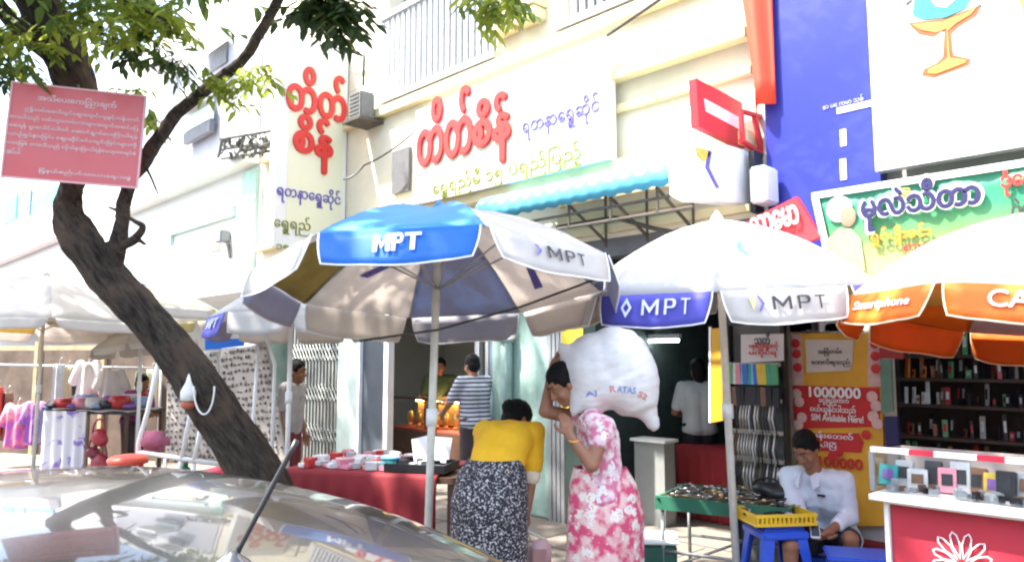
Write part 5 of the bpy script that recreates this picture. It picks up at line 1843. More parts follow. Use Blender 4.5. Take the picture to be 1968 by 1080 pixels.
def floral(name, ground, cloud, petal, scale):
    mm = bpy.data.materials.new(name)
    mm.use_nodes = True
    t = mm.node_tree
    N = t.nodes.new
    b = t.nodes['Principled BSDF']
    b.inputs['Roughness'].default_value = .85
    tc = N('ShaderNodeTexCoord')
    nz = N('ShaderNodeTexNoise')
    nz.inputs['Scale'].default_value = scale * 1.3
    nz.inputs['Detail'].default_value = 4
    t.links.new(tc.outputs['Object'], nz.inputs['Vector'])
    r1 = N('ShaderNodeValToRGB')
    e = r1.color_ramp.elements
    e[0].position, e[0].color = .42, (*ground, 1)
    e[1].position, e[1].color = .60, (*cloud, 1)
    t.links.new(nz.outputs['Fac'], r1.inputs[0])
    warp = N('ShaderNodeMixRGB')
    warp.blend_type = 'ADD'
    warp.inputs[0].default_value = .07
    t.links.new(tc.outputs['Object'], warp.inputs[1])
    n2 = N('ShaderNodeTexNoise')
    n2.inputs['Scale'].default_value = scale * 3.2
    t.links.new(tc.outputs['Object'], n2.inputs['Vector'])
    t.links.new(n2.outputs['Color'], warp.inputs[2])
    vo = N('ShaderNodeTexVoronoi')
    vo.inputs['Scale'].default_value = scale
    t.links.new(warp.outputs[0], vo.inputs['Vector'])
    r2 = N('ShaderNodeValToRGB')
    r2.color_ramp.interpolation = 'LINEAR'
    e = r2.color_ramp.elements
    e[0].position, e[0].color = .30, (1, 1, 1, 1)
    e[1].position, e[1].color = .40, (0, 0, 0, 1)
    t.links.new(vo.outputs['Distance'], r2.inputs[0])
    r3 = N('ShaderNodeValToRGB')
    e = r3.color_ramp.elements
    e[0].position, e[0].color = .07, (.50, .30, .10, 1)
    e[1].position, e[1].color = .14, (*petal, 1)
    t.links.new(vo.outputs['Distance'], r3.inputs[0])
    mx = N('ShaderNodeMixRGB')
    t.links.new(r2.outputs[0], mx.inputs[0])
    t.links.new(r1.outputs[0], mx.inputs[1])
    t.links.new(r3.outputs[0], mx.inputs[2])
    t.links.new(mx.outputs[0], b.inputs['Base Color'])
    MATS[name] = mm
    return mm


FLORAL = floral('floral skirt cloth', (.60, .07, .15), (.72, .48, .44), (.74, .66, .60), 13)
FLORAL2 = floral('floral blouse cloth', (.60, .16, .26), (.74, .58, .58), (.76, .72, .70), 15)
SPECK = pattern('speckled sarong', 'noise', [(0, (.010, .010, .014)), (.555, (.013, .012, .018)), (.59, (.40, .36, .36)), (.66, (.50, .46, .46))], 84)
YELSH = mat('yellow cotton', (.80, .43, .012), .8, var=.12, scale=5)

# ---- woman carrying a sack
D0 = 4.5
wf = (-RT * .96 - FW * .25).normalized()        # faces image left
gp_ = PD(1160, 1100, D0)
wm = thing('person', 'woman in a pink floral blouse and skirt carrying a bulging white sack on her head', 'person', (gp_.x, gp_.y, PAV))
hipc, wai, che, nec = PD(1160, 965, D0), PD(1158, 905, D0), PD(1150, 845, D0), PD(1128, 792, D0)
hc = PD(1084, 738, D0 - .02)
mb = MB()
P, M = head(mb, hc, wf * .80 - UP * .60, UP * .80 + wf * .60, 1.0, nec)
torso(mb, hipc, wai, che, nec, FW, .09, .06, .09, .155)
shN, shF = PD(1160, 822, D0 - .17), PD(1128, 806, D0 + .16)
elN, wrN = PD(1137, 893, D0 - .24), PD(1096, 838, D0 - .20)
elF, wrF = PD(1048, 790, D0 + .06), PD(1064, 700, D0 + .08)
mb.cap(shN, .053, elN, .042).cap(elN, .043, wrN, .027)
mb.cap(shF, .053, elF, .042).cap(elF, .042, wrF, .027)
hand(mb, wrN + (wrN - elN).normalized() * .01, PD(1083, 785, D0 - .12) - wrN, -RT * .2 + FW * 1.0, .30, 1, .95)
hand(mb, wrF, PD(1082, 655, D0 + .05) - wrF, RT * .9 - UP * .1, .55, -1, .95)
for k, off in ((-1, .07), (1, -.07)):
    hp = hipc - FW * off
    kn = PD(1150 + k * 6, 1085, D0 - off * .9)
    an = V((kn.x, kn.y, PAV + .09)) + RT * .03
    mb.cap(hp, .10, kn, .062).cap(kn, .058, an, .038)
    foot(mb, an, wf)
    sandals(wm, [an], wf)
remeshed(mb, 'body', SKIN, wm, .0065, 4)
br = face_details(wm, P, M)
hair(wm, P, M, 1.0, .105, (0, -.10, .0, .055), br)
mb = MB()
torso(mb, hipc + UP * .06, wai, che, nec, FW, .085, .062, .09, .150, .017)
for a, b in ((shN, elN), (shF, elF)):
    mb.cap(a, .074, a.lerp(b, .30), .068)
bl = remeshed(mb, 'blouse', FLORAL2, wm, .013, 6)
for v in bl.data.vertices:
    q = v.co + V((3, 1, 2))
    v.co += v.normal * (.007 * NZ.noise(q * 12) + .008 * abs(NZ.noise(V((q.x * 7, q.y * 7, q.z * 24)))))
loft_skirt('skirt', FLORAL, wm, [(PD(1153, 898, D0), .150, .120), (PD(1158, 930, D0), .190, .150), (PD(1162, 985, D0), .215, .185), (PD(1160, 1085, D0), .215, .18), (PD(1156, 1175, D0), .205, .18)], .014, 9, 1)
wa = MB()
wa.tube([wrN + (wrN - elN).normalized() * -.03 + V((math.cos(a) * .03, math.sin(a) * .03, math.sin(a * 2) * .004)) for a in [2 * math.pi * k / 20 for k in range(21)]], .005, 6).build('bangle', GOLD, wm, True)

# ---- the sack
SACKM = mat('woven sack', (.74, .70, .68), .6, var=.12, scale=5, bump=.2, bscale=150)
sk = thing('sack', 'bulging white woven sack with blue and red print resting on a woman', 'sack', PD(1165, 790, D0))
mb = MB()
k_ = D0 / FPX
BM = MX((RT, FW, UP)).transposed()
def sb(px, py, rx, ry, dz=0, dep=.19):
    mb.ball(PD(px, py, D0 + .03 + dz), (rx * k_, dep, ry * k_), seg=20, rot=BM)
sb(1140, 715, 66, 78)
sb(1180, 706, 74, 78)
sb(1210, 728, 56, 72)
sb(1126, 752, 42, 48, 0, .16)
sb(1222, 756, 42, 46, 0, .16)
sb(1165, 735, 60, 50)
mb.cap(PD(1228, 765, D0), 34 * k_, PD(1256, 815, D0 + .02), 13 * k_)
mb.cap(PD(1215, 768, D0 + .1), 26 * k_, PD(1252, 808, D0 + .06), 11 * k_)
mb.cap(PD(1112, 770, D0 - .05), 22 * k_, PD(1103, 797, D0 - .05), 7 * k_)
mb.cap(PD(1098, 680, D0), 26 * k_, PD(1078, 664, D0 + .02), 8 * k_)
so = remeshed(mb, 'sack_cloth', SACKM, sk, .010, 22)
for v in so.data.vertices:
    q = v.co
    e_ = RT.dot(q)
    v.co += v.normal * (.012 * NZ.noise((q + V((5, 2, 1))) * 6) + .007 * NZ.noise(V((e_ * 4 + q.z * 5, (q.z - e_ * .5) * 22, 3))) + .005 * abs(NZ.noise(V((e_ * 9, q.z * 34, 8)))))
from mathutils.bvhtree import BVHTree
so_bm = bmesh.new()
so_bm.from_mesh(so.data)
bvh = BVHTree.FromBMesh(so_bm)


def on_sack(body, a, b, ht, m, rot=0):
    A, B = PD(*a, D0 - .4), PD(*b, D0 - .4)
    o = text(body, frame(A, B - A, UP), 0, 0, (B - A).length, ht, m, sk, .03)
    me = o.data
    off = wloc(sk)
    bm_ = bmesh.new()
    bm_.from_mesh(me)
    bmesh.ops.delete(bm_, geom=[f for f in bm_.faces if f.normal.dot(FW) > -.5], context='FACES')
    bmesh.ops.subdivide_edges(bm_, edges=[e for e in bm_.edges if e.calc_length() > .03], cuts=2)
    bm_.to_mesh(me)
    bm_.free()
    for v in me.vertices:
        h_ = bvh.ray_cast(v.co + off - off, FW)
        if h_[0] is not None:
            v.co = h_[0] - FW * .004
    return o


SBL, SRD = mat('sack blue print', (.22, .32, .60), .6, var=.2), mat('sack red print', (.66, .24, .22), .6, var=.2)
on_sack('AJ', (1136, 770), (1158, 766), .034, SBL)
on_sack('R', (1184, 757), (1195, 756), .034, SRD)
on_sack('ATAS', (1198, 757), (1236, 761), .036, SBL)
on_sack('S2', (1240, 765), (1258, 774), .032, SRD)

# ---- woman in yellow bending over
D1 = 4.45
gp_ = PD(945, 1100, D1)
yw = thing('person', 'woman bending over in a yellow shirt and black and white speckled sarong', 'person', (gp_.x, gp_.y, PAV))
bf = (FW * .85 + RT * .45).normalized()
hipc, wai, che, nec = PD(945, 935, D1), PD(955, 893, D1 + .07), PD(968, 850, D1 + .22), PD(985, 822, D1 + .36)
hc = PD(994, 808, D1 + .46)
rv = (RT * .92 - FW * .35).normalized()
mb = MB()
P, M = head(mb, hc, bf * .55 - UP * .75 + RT * .45, bf * .65 + UP * .55 + RT * .1, 1.0, nec)
torso(mb, hipc, wai, che, nec, rv, .10, .075, .10, .165)
tp = nec.lerp(che, .32)
shR, shL = tp + rv * .165, tp - rv * .165
elR, wrR = PD(1022, 915, D1 + .22), PD(1012, 985, D1 + .18)
elL, wrL = PD(925, 905, D1 + .38), PD(955, 975, D1 + .45)
mb.cap(shR, .050, elR, .038).cap(elR, .039, wrR, .026)
mb.cap(shL, .050, elL, .038).cap(elL, .039, wrL, .026)
hand(mb, wrR, -UP + RT * .05, -RT * .6 + FW * .3, .85, 1, .92)
hand(mb, wrL, -UP, RT * .6 + FW * .3, .5, -1, .92)
for k in (-1, 1):
    hp = hipc + rv * k * .075
    kn = V((hp.x, hp.y, .60)) + bf * .03
    an = V((hp.x, hp.y, PAV + .09)) - bf * .02
    mb.cap(hp, .10, kn, .062).cap(kn, .058, an, .038)
    foot(mb, an, bf)
    sandals(yw, [an], bf)
remeshed(mb, 'body', SKIN, yw, .0065, 4)
br = face_details(yw, P, M)
hair(yw, P, M, 1.04, .11, (0, -.098, .03, .05), br)
mb = MB()
torso(mb, wai + (hipc - wai) * .35, wai, che, nec.lerp(che, .10), rv, .085, .075, .10, .160, .020)
mb.cap(shR, .075, shR.lerp(elR, .78), .060)
mb.cap(shL, .075, shL.lerp(elL, .78), .060)
sh_ = remeshed(mb, 'shirt', YELSH, yw, .013, 6)
for v in sh_.data.vertices:
    q = v.co + V((7, 1, 2))
    v.co += v.normal * (.012 * NZ.noise(q * 8) + .008 * abs(NZ.noise(V((q.x * 6, q.y * 6, q.z * 26)))))
q0, q1 = shR.lerp(elR, .74), shR.lerp(elR, 1.0)
MB().cap(q0, .060, q1, .056).build('sleeve_cuff', mat('pale cuff', (.74, .62, .48), .8, var=.15), yw, True)
loft_skirt('sarong', SPECK, yw, [(PD(951, 882, D1 + .05), .155, .125), (PD(946, 910, D1 + .02), .195, .16), (PD(942, 960, D1), .215, .19), (PD(941, 1060, D1), .215, .185), (PD(938, 1180, D1), .195, .175)], .010, 7, 3)
bg = thing('hand_bag', 'small pink and white bag hanging from the hand of the bending woman', 'bag', PD(1030, 1075, D1 + .12))
fr = frame(PD(1014, 1095, D1 + .15), PD(1048, 1095, D1 + .15) - PD(1014, 1095, D1 + .15), UP + RT * -.12)
MB().bx(0, .14, 0, .17, -.04, .04, fr, bev=.025).build('bag', mat('bag pink', (.70, .42, .40), .5, var=.15), bg, True)
MB().bx(.03, .11, .04, .13, .041, .046, fr, bev=.001).build('front_patch', mat('bag patch', (.42, .20, .18), .5, var=.2), bg)
MB().tube([fr @ V((.02, .165, 0)), wrR - UP * .10, fr @ V((.12, .165, 0))], .007, 6).build('handle', mat('bag handle', (.7, .6, .55), .5, var=.1), bg, True)

# ---- seated man
D2 = 5.4
gp_ = PD(1590, 1100, D2)
sm_ = thing('person', 'seated man in a loose white shirt and dark shorts looking down at his hands', 'person', (gp_.x, gp_.y, PAV))
mf = (-FW * .62 - RT * .78).normalized()
hipc, wai, che, nec = PD(1596, 1035, D2 + .12), PD(1588, 990, D2 + .10), PD(1576, 945, D2 + .02), PD(1563, 905, D2 - .03)
hc = PD(1549, 862, D2 - .09)
rv = (RT * .78 - FW * .62).normalized()
rv = (RT * .85 + FW * -.53).normalized()
mb = MB()
P, M = head(mb, hc, mf * .78 - UP * .55, UP * .85 + mf * .5, 1.0, nec)
torso(mb, hipc, wai, che, nec, rv, .11, .09, .115, .18)
tp = nec.lerp(che, .32)
shR, shL = tp - rv * .185, tp + rv * .185
elR, wrR = PD(1533, 990, D2 - .10), PD(1562, 1018, D2 - .28)
elL, wrL = PD(1632, 990, D2 - .12), PD(1588, 1026, D2 - .30)
mb.cap(shR, .054, elR, .041).cap(elR, .041, wrR, .029)
mb.cap(shL, .054, elL, .041).cap(elL, .041, wrL, .029)
hand(mb, wrR, RT * .5 - UP * .35 - FW * .3, UP * .6 + RT * .4, .55, 1)
hand(mb, wrL, -RT * .7 - UP * .25 - FW * .2, UP * .6 - RT * .2, .55, -1)
knL, knR = PD(1634, 1036, D2 - .28), PD(1520, 1050, D2 - .38)
hL, hR = hipc + rv * .085, hipc - rv * .085
anL, anR = V((knL.x, knL.y, PAV + .09)) - mf * .02, V((knR.x, knR.y, PAV + .09)) + mf * .02
for h_, k_, a_ in ((hL, knL, anL), (hR, knR, anR)):
    mb.cap(h_, .088, k_, .058).cap(k_, .056, a_, .037)
    foot(mb, a_, mf)
    sandals(sm_, [a_], mf)
remeshed(mb, 'body', SKIN, sm_, .0065, 4)
br = face_details(sm_, P, M)
hair(sm_, P, M, 1.0, .085, None, br)
mb = MB()
torso(mb, hipc + UP * .02, wai, che, nec.lerp(che, .12), rv, .12, .105, .115, .165, .026)
for a, b, c_ in ((shR, elR, wrR), (shL, elL, wrL)):
    mb.cap(a, .074, b, .064)
    mb.cap(b, .064, b.lerp(c_, .45), .056)
WSHIRT = mat('white shirt cloth', (.62, .66, .74), .8, var=.06, scale=4)
so2 = remeshed(mb, 'shirt', WSHIRT, sm_, .012, 5)
for v in so2.data.vertices:
    q = v.co + V((2, 8, 1))
    v.co += v.normal * (.016 * NZ.noise(q * 8) + .006 * NZ.noise(q * 21))
col = MB()
for k in (-1, 1):
    a0 = nec.lerp(che, -.05) + rv * k * .05 + mf * .03
    col.slab([a0, a0 + mf * .07 - UP * .03 - rv * k * .02, a0 + mf * .075 - UP * .12 - rv * k * .005, a0 + mf * .05 - UP * .09 + rv * k * .03], .006)
col.build('collar', WSHIRT, so2)
MB().box(che + mf * .155 + rv * .085 + UP * .0, (.05, .012, .015), rz=math.atan2(rv.y, rv.x)).build('pocket_badge', BLACK, so2)
mb = MB()
for h_, k_ in ((hL, knL), (hR, knR)):
    mb.cap(h_ + (h_ - k_) * .1, .12, h_.lerp(k_, .86), .082)
remeshed(mb, 'shorts', mat('dark shorts', (.025, .035, .04), .85, var=.2), sm_, .013, 5)
ph = thing('phone', 'small white phone held in the seated man\'s hands', 'phone', PD(1572, 1024, D2 - .38))
fr = frame(PD(1568, 1034, D2 - .40), RT * .9 - FW * .2, UP * .9 + FW * .4)
MB().bx(-.03, .03, 0, .11, -.006, .006, fr, bev=.004).build('body', CWH, ph)
MB().bx(-.025, .025, .012, .098, .0065, .0075, fr).build('screen', BLACK, ph)
stool('low blue plastic stool under the seated man', PD(1600, 1060, D2 + .14), hipc.z - .125, .27, R_(20), BLUEPL, .04)


# ---- further people, simpler poses
def bystander(label, px, d, foot_y, hh, fwd, skin, top, topm, botm, armpose, lean=0, hairback=.09, seated=False, bot='trousers'):
    """px: pixel column of the body, hh: height; standing figure facing fwd"""
    g = PD(px, 690, d)
    z0 = PAV
    t = thing('person', label, 'person', (g.x, g.y, z0))
    f = V(fwd).normalized()
    r = f.cross(UP)
    b = V((g.x, g.y, z0))
    def Q(x, y, z):
        return b + r * x + f * (y + lean * max(0, z - .9 * hh / 1.62)) + UP * z
    k = hh / 1.62
    hip, wai, che, nec = Q(0, 0, .88 * k), Q(0, .01, 1.02 * k), Q(0, 0, 1.22 * k), Q(0, .01, 1.39 * k)
    mb = MB()
    P, M = head(mb, Q(0, .03, 1.51 * k), f - UP * .15, UP, .98, nec)
    torso(mb, hip, wai, che, nec, r, .10, .08, .11, .175)
    tp = nec.lerp(che, .32)
    sl = MB()
    torso(sl, hip + UP * .04, wai, che, nec.lerp(che, .1), r, .10, .09, .11, .17, .022)
    for s_ in (-1, 1):
        s0 = tp + r * s_ * .178
        e, w_ = armpose(Q, s_, k)
        mb.cap(s0, .052, e, .04).cap(e, .04, w_, .027)
        hand(mb, w_, (w_ - e), f * .3 - r * s_, .5, s_)
        sl.cap(s0, .072, s0.lerp(e, .75), .06)
        hp, kn, an = Q(s_ * .08, 0, .86 * k), Q(s_ * .08, .02, .48 * k), Q(s_ * .08, 0, .09)
        mb.cap(hp, .098, kn, .06).cap(kn, .056, an, .038)
        foot(mb, an, f)
    remeshed(mb, 'body', skin, t, .010, 3)
    hair(t, P, M, .98, hairback, None, face_details(t, P, M, .98))
    remeshed(sl, top, topm, t, .016, 5)
    lo = MB()
    for s_ in (-1, 1):
        lo.cap(Q(s_ * .07, 0, .92 * k), .125, Q(s_ * .07, .02, .5 * k), .105).cap(Q(s_ * .07, .02, .5 * k), .105, Q(s_ * .075, 0, .14), .085)
    remeshed(lo, bot, botm, t, .018, 5)
    return t


STRIPE = pattern('striped cloth', 'wave', [(0, (.07, .07, .11)), (.40, (.08, .08, .12)), (.5, (.50, .50, .53)), (1, (.55, .55, .57))], 7)
down = lambda Q, s_, k: (Q(s_ * .24, .0, 1.08 * k), Q(s_ * .25, .08, .84 * k))
fold = lambda Q, s_, k: (Q(s_ * .25, .05, 1.07 * k), Q(s_ * .12, .27, 1.02 * k))
fwd_ = lambda Q, s_, k: (Q(s_ * .25, .14, 1.10 * k), Q(s_ * .18, .38, .98 * k))
DSAR = mat('dark sarong', (.05, .035, .04), .85, var=.3)
bystander('man seen from behind in a grey striped shirt at the jewellery counter', 915, 8.3, 0, 1.64, FW * .6 - RT * .5, SKIN, 'striped_shirt', STRIPE, DSAR, fwd_, .08)
bystander('shop assistant in a dark green top behind the jewellery counter', 846, 10.9, 0, 1.60, -FW * .9 + RT * .1, SKIN, 'green_top', mat('dark green cloth', (.06, .085, .03), .8, var=.2), DSAR, fold, 0, .13)
bystander('person in a pale shirt with dark vest beside the cloth display board', 556, 7.9, 0, 1.58, -FW * .15 + RT * .95, SKIN, 'pale_shirt', mat('greyish shirt', (.42, .38, .38), .8, var=.3, scale=5), mat('maroon sarong', (.16, .02, .03), .85, var=.2), down, .10)
bystander('person in a white shirt seen from behind inside the dark doorway', 1342, 8.0, 0, 1.58, FW, SKIN, 'white_top', mat('dim white cloth', (.5, .5, .5), .8, var=.08), mat('black cloth', (.012, .012, .014), .85, var=.2), fold, 0, .14)
bystander('person in a purple top behind the clothes stall at the far left', 262, 10.6, 0, 1.35, -FW * .3 + RT * .9, SKIN, 'purple_top', mat('purple cloth', (.24, .04, .20), .8, var=.2), DSAR, fold, .2)

# ================================================================ left stalls
def board(label, tl, tr, br_, bl_, d0, d1, seed):
    """leaning display board covered with small pinned trinkets"""
    P4 = [PD(*bl_, d0), PD(*br_, d1), PD(*tr, d1 + .15), PD(*tl, d0 + .15)]
    t = thing('display_board', label, 'display', (P4[0] + P4[1]) / 2)
    MB().slab(P4, .02).build('cloth_panel', mat('display cloth', (.44, .39, .34), .85, var=.12, scale=6), t)
    rn = random.Random(seed)
    n_ = (P4[1] - P4[0]).cross(P4[3] - P4[0]).normalized()
    if n_.dot(FW) > 0:
        n_ = -n_
    m = MB()
    R1, C1 = 17, 12
    for i in range(R1):
        for j in range(C1):
            if rn.random() < .12:
                continue
            v, u = (i + .5 + rn.uniform(-.15, .15)) / R1, (j + .5 + rn.uniform(-.2, .2)) / C1
            q = P4[0].lerp(P4[1], u).lerp(P4[3].lerp(P4[2], u), v) + n_ * .012
            m.ball(q, (rn.uniform(.012, .028), rn.uniform(.008, .014), rn.uniform(.010, .024)), seg=6)
    o = m.build('pinned_trinkets', mat('trinket', (.20, .16, .14), .5, .3, var=.6, scale=30), t)
    tag(o, kind='stuff')
    for a, b in ((0, 3), (1, 2)):
        pass
    MB().tube([P4[3] - n_ * .02, P4[2] - n_ * .02], .018, 6).build('top_rail', STEEL, t, True)
    g1, g2 = P4[0] + n_ * -.0, P4[1] + n_ * -.0
    lg = [MB().tube([q, V((q.x, q.y, PAV))], .016, 6).build('leg', WHITE, t, True) for q in (g1, g2)]
    return t


board('cream display board of pinned trinkets, the right one with a slanting edge', (424, 672), (512, 662), (552, 892), (440, 892), 7.6, 7.3, 1)
board('cream display board of pinned trinkets half hidden behind the tree trunk', (322, 684), (418, 676), (424, 885), (318, 880), 7.9, 7.7, 2)
t = thing('blue_banner', 'small blue printed strip above the trinket display boards', 'banner', PD(430, 668, 7.9))
MB().slab([PD(394, 672, 7.85), PD(468, 668, 7.85), PD(468, 650, 7.85), PD(394, 653, 7.85)], .01).build('cloth', MPTBLUE, t)
for k, (a, b, d) in enumerate((((497, 664), (487, 800), 7.1), ((510, 640), (528, 700), 7.1))):
    o = MB().tube([PD(*a, d), PD(*b, d), V((PD(*b, d).x, PD(*b, d).y, PAV))], .018, 8).build('support_pole', WHITE, None, True)
    recenter(o)
    tag(o, ('white pole in front of the slanting trinket board', 'short white pole at the upper corner of the slanting trinket board')[k], 'pole')
# white tubular frame
tf = thing('tube_frame', 'white tubular frame with slanting posts and a low rail left of the trunk', 'frame', PD(340, 930, 7.4))
D = 7.2
m = MB()
for pts in (((304, 698), (284, 790), (266, 850), (264, 930)), ((264, 868), (430, 893)), ((378, 735), (365, 800), (348, 886)), ((390, 800), (372, 890)), ((348, 886), (330, 940)), ((372, 890), (372, 950)), ((430, 893), (436, 950))):
    m.tube([PD(a, b, D) for a, b in pts], .022, 8)
m.build('tubes', WHITE, tf, True)
def redstool(label, px, py, d, m, w_=.17):
    c = PD(px, py, d)
    t = thing('red_stool', label, 'stool', (c.x, c.y, PAV))
    MB().lathe([(w_ * .5, c.z - .05), (w_, c.z - .045), (w_ * 1.02, c.z - .01), (w_ * .8, c.z + .02), (w_ * .3, c.z + .035), (.01, c.z + .037)], (c.x, c.y, 0), 24).build('seat', m, t, True)
    for k in range(4):
        a = math.pi / 4 + k * math.pi / 2
        MB().tube([(c.x + math.cos(a) * w_ * .7, c.y + math.sin(a) * w_ * .7, c.z - .04), (c.x + math.cos(a) * w_ * .95, c.y + math.sin(a) * w_ * .95, PAV)], .025, 6).build('leg', m, t, True)
redstool('orange red plastic stool at the left end of the white tubular frame', 246, 880, 7.0, mat('orange red plastic', (.62, .07, .04), .4, var=.08))
redstool('red plastic stool at the foot of the leaning trunk', 425, 905, 6.4, mat('red plastic', (.55, .02, .05), .4, var=.08), .14)
t = thing('green_bottle', 'dark green bottle standing below the white tubular frame', 'bottle', PD(354, 915, 7.3))
c = PD(354, 925, 7.3)
MB().lathe([(.07, PAV), (.075, PAV + .2), (.07, c.z + .1), (.03, c.z + .14), (.03, c.z + .18)], (c.x, c.y, 0), 16).build('bottle', mat('green glass', (.01, .12, .05), .2, var=0), t, True)
t = thing('pink_cushion', 'pink cushion on the white tubular frame', 'cushion', PD(298, 868, 7.3))
MB().box(PD(296, 848, 7.35), (.30, .16, .20), rz=.8, bev=.06).build('cushion', mat('pink cushion', (.42, .12, .19), .8, var=.3, scale=9), t, True)
t = thing('hanging_bottle', 'white plastic bottle with reddish band tied to the trunk by a cord', 'bottle', PD(362, 768, 5.15))
MB().lathe([(.004, 1.62), (.02, 1.56), (.05, 1.50), (.05, 1.44)], (PD(362, 745, 5.2).x, PD(362, 745, 5.2).y, 0), 14).build('bottle', WHITE, t, True)
MB().lathe([(.04, 1.44), (.045, 1.40), (.03, 1.385)], (PD(362, 745, 5.2).x, PD(362, 745, 5.2).y, 0), 14).build('cap', mat('rust red', (.40, .10, .05), .6), t, True)
m = MB()
m.tube([PD(392 + 20 * math.cos(a), 742 - (54 if math.sin(a) < 0 else 6) * math.sin(a), 5.12) for a in [math.pi + math.pi * k / 14 for k in range(15)]], .006, 6).build('cord', WHITE, t, True)

# clothes stall
D = 10.0
ta = PD(90, 790, D)
A, B = PD(85, 792, 10.0), PD(245, 800, 9.8)
zt = 1.05
A.z = B.z = zt
ex = (B - A).normalized()
ey = V((-ex.y, ex.x, 0))
fr = frame(V((A.x, A.y, 0)), ex, ey)
L = (B - A).length
fr0, LT0, zt0, ex0 = fr, L, zt, ex
cs = thing('clothes_table', 'stall table with dark top and white printed cloth at the far left', 'table', (A + B) / 2 - UP * (zt - PAV))
MB().bx(0, L, 0, .8, zt - .04, zt, fr).build('tabletop', mat('dark top', (.05, .045, .05), .7, var=.2), cs)
for u in (.04, L - .04):
    for v in (.04, .76):
        MB().bx(u - .02, u + .02, v - .02, v + .02, PAV, zt - .041, fr).build('leg', WOOD, cs)
rows = [[fr @ V((.02 + (L * .52) * k / 20, -.02 - .012 * math.sin(k * 1.3) * (1 + j * .3), zt - .86 * j / 5)) for j in range(6)] for k in range(21)]
pc = thing('printed_cloth', 'white cloth with violet print hanging down the front of the far clothes table', 'cloth', fr @ V((L * .26, -.02, PAV)))
o = MB().grid(rows).build('cloth', pattern('violet print', 'noise', [(0, (.20, .12, .45)), (.36, (.32, .22, .58)), (.42, (.72, .70, .76)), (1, (.75, .74, .78))], 5), pc, True)
o.modifiers.new('s', 'SOLIDIFY').thickness = .01
t = thing('white_cloth', 'white cloth spread over the right half of the far clothes table', 'cloth', fr @ V((L * .7, .3, zt)))
rows = [[fr @ V((L * .40 + L * .62 * k / 10, -.03 + .7 * j / 5, zt + .012 + .012 * math.sin(k + j * 2))) for j in range(6)] for k in range(11)]
MB().grid(rows).build('cloth', CLOTHW, t, True).modifiers.new('s', 'SOLIDIFY').thickness = .01
for k, (px, py, rr) in enumerate(((190, 840, .16), (190, 890, .20), (178, 868, .10))):
    t = thing('red_bag', ('red bag hanging under the far clothes table, the upper one', 'large red bag on the ground under the far clothes table', 'small dark red purse between the red bags under the clothes table')[k], 'bag', PD(px, py + 10, 9.7))
    remeshed(MB().ball(PD(px, py, 9.75), (rr * .9, .09, rr * .7)).ball(PD(px + 4, py + 5, 9.75), (rr, .08, rr * .55)), 'bag', mat('bag red' + str(k), (.42 - .1 * k, .03, .05), .5, var=.2), t, .02)
    c = PD(px, py - 8, 9.72)
    MB().tube([c + RT * (rr * .5 * math.cos(a)) + UP * (rr * 1.1 * math.sin(a)) for a in [math.pi * j / 8 for j in range(9)]], .012, 6).build('handle', mat('bag red' + str(k), (.4, .03, .05)), t, True)


def garment(label, px, py, wpx, hpx, d, m, seed, sleeves=True):
    k_ = d / FPX
    c = PD(px, py, d)
    W_, H_ = wpx * k_, hpx * k_
    t = thing('hanging_garment', label, 'garment', c - UP * H_ / 2, 'garments on the far clothes stall')
    rows = []
    for i in range(9):
        v = i / 8
        hw = W_ / 2 * (.75 + .25 * v + .05 * math.sin(v * 5 + seed))
        row = []
        N = 20
        for j in range(N):
            th = 2 * math.pi * j / N
            row.append(c + RT * (math.cos(th) * hw * (1 + .06 * math.sin(th * 6 + seed))) + FW * (math.sin(th) * .07 * (1 + .5 * math.sin(th * 5 + seed))) + UP * (H_ * (.5 - v)))
        rows.append(row)
    MB().grid(rows, closed=True, caps=True).build('cloth', m, t, True)
    if sleeves:
        for s_ in (-1, 1):
            a = c + RT * s_ * W_ * .32 + UP * H_ * .46
            MB().cap(a, .06, a + RT * s_ * W_ * .22 - UP * H_ * .35, .07).build('sleeve', m, t, True)
    MB().tube([c + UP * (H_ * .5), c + UP * (H_ * .5 + .06), c + UP * (H_ * .5 + .10) + RT * .03], .006, 5).build('hanger', STEEL, t, True)
    return t


PINKP = pattern('pink violet print', 'noise', [(0, (.22, .10, .42)), (.40, (.45, .10, .40)), (.48, (.75, .16, .25)), (.58, (.72, .50, .58)), (1, (.3, .12, .45))], 4)
WG = pattern('white blue print', 'noise', [(0, (.10, .12, .30)), (.32, (.3, .32, .5)), (.38, (.74, .74, .76)), (1, (.76, .76, .76))], 6)
garment('pink and violet patterned top hanging at the far left edge of the stall', 32, 820, 46, 80, 10.4, PINKP, 1)
garment('violet and pink patterned dress beside the dark table legs', 66, 815, 36, 76, 10.3, pattern('violet dress print', 'noise', [(0, (.14, .10, .40)), (.45, (.30, .10, .42)), (.55, (.62, .30, .52)), (1, (.16, .10, .4))], 4), 2)
garment('white blouse with dark blue print hanging above the clothes table', 168, 742, 48, 90, 10.6, WG, 3)
garment('plain white blouse hanging above the clothes table', 214, 752, 50, 80, 10.5, CLOTHW, 4)
garment('light blue garment beside the printed table cloth', 88, 815, 18, 66, 10.1, mat('light blue cloth', (.30, .38, .62), .8, var=.2), 5, False)
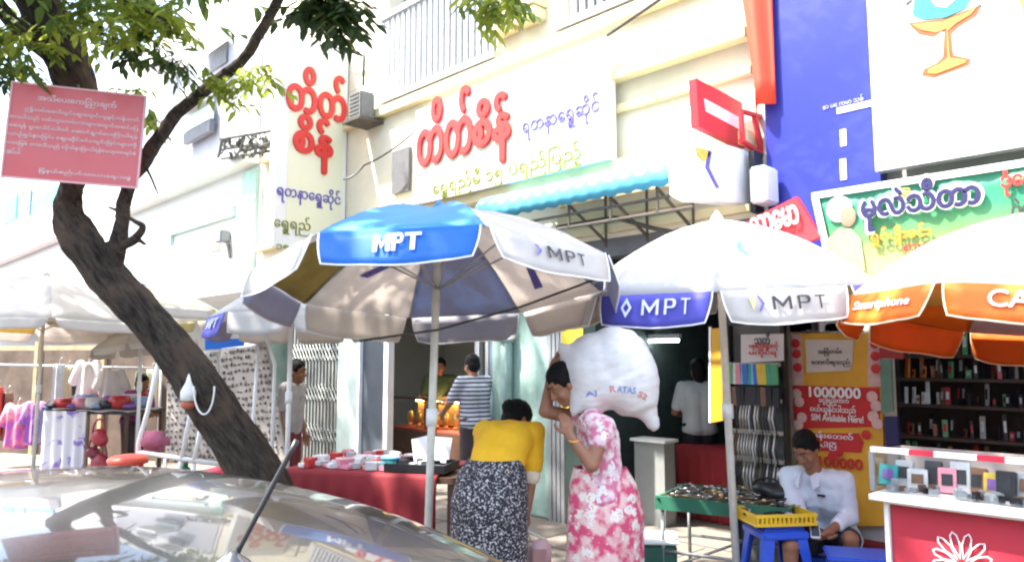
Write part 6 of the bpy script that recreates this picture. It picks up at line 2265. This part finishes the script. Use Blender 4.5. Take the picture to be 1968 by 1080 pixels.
for k in range(7):
    garment(['dull red garment on the rear rail at the left edge', 'brown garment on the rear rail', 'grey garment on the rear rail', 'beige garment on the rear rail', 'black garment on the rear rail', 'dark green garment on the rear rail', 'cream garment on the rear rail'][k], [-8, 12, 112, 128, 146, 268, 290][k], [790, 800, 745, 750, 760, 760, 755][k], 24, 90, 11.4 + .1 * k, [CR, CBR, CSV, mat('beige cloth', (.5, .38, .26), .8, var=.2), CBK, mat('olive cloth', (.12, .14, .09), .8, var=.2), CREAMF][k], k, False)
rl = thing('clothes_rail', 'metal clothes rail behind the far clothes stall', 'rail', PD(140, 700, 11.2))
m = MB().tube([PD(-40, 700, 11.8), PD(320, 708, 11.6)], .018, 6)
m.build('rail_tube', STEEL, rl, True)
for px in (-30, 310):
    q = PD(px, 703, 11.7)
    MB().tube([q, V((q.x, q.y, PAV))], .018, 6).build('post', STEEL, rl, True)
# dark stall interiors under the far parasols
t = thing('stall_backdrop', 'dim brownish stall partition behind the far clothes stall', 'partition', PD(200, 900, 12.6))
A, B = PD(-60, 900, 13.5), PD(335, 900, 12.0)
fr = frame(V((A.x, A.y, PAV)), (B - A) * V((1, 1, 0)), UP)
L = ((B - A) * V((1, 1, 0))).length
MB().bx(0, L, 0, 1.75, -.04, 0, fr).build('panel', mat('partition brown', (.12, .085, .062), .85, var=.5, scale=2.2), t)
m = MB()
for u in (0.03, L * .33, L * .66, L - .03):
    m.bx(u - .04, u + .04, 0, 1.9, .001, .05, fr)
m.bx(0, L, 1.751, 1.83, -.05, .0, fr)
m.build('frame', mat('partition beam', (.40, .30, .18), .8, var=.3), t)

FC = [(CBK, 'black'), (CR, 'red'), (CVI, 'violet'), (CPK, 'pink'), (CWH, 'white'), (MATS['light blue cloth'], 'light blue')]
rnd = random.Random(31)
for k in range(26):
    mm, nm = FC[k % 6]
    x_ = frame(fr0 @ V((.06 + (LT0 - .14) * (k % 9) / 8, .12 + .22 * (k // 9), zt0 + .03 + .001 * k)), ex0, UP.cross(ex0)) @ MX.Rotation(rnd.uniform(-.3, .3), 4, 'Z')
    h_ = rnd.uniform(.05, .16)
    o = MB().bx(-.11, .11, -.09, .09, 0, h_, x_, bev=.02).build('folded_garment', mm, None, True)
    recenter(o)
    tag(o, nm + ' folded garment stacked on the far clothes table', 'garment', 'folded garments on the far clothes table')
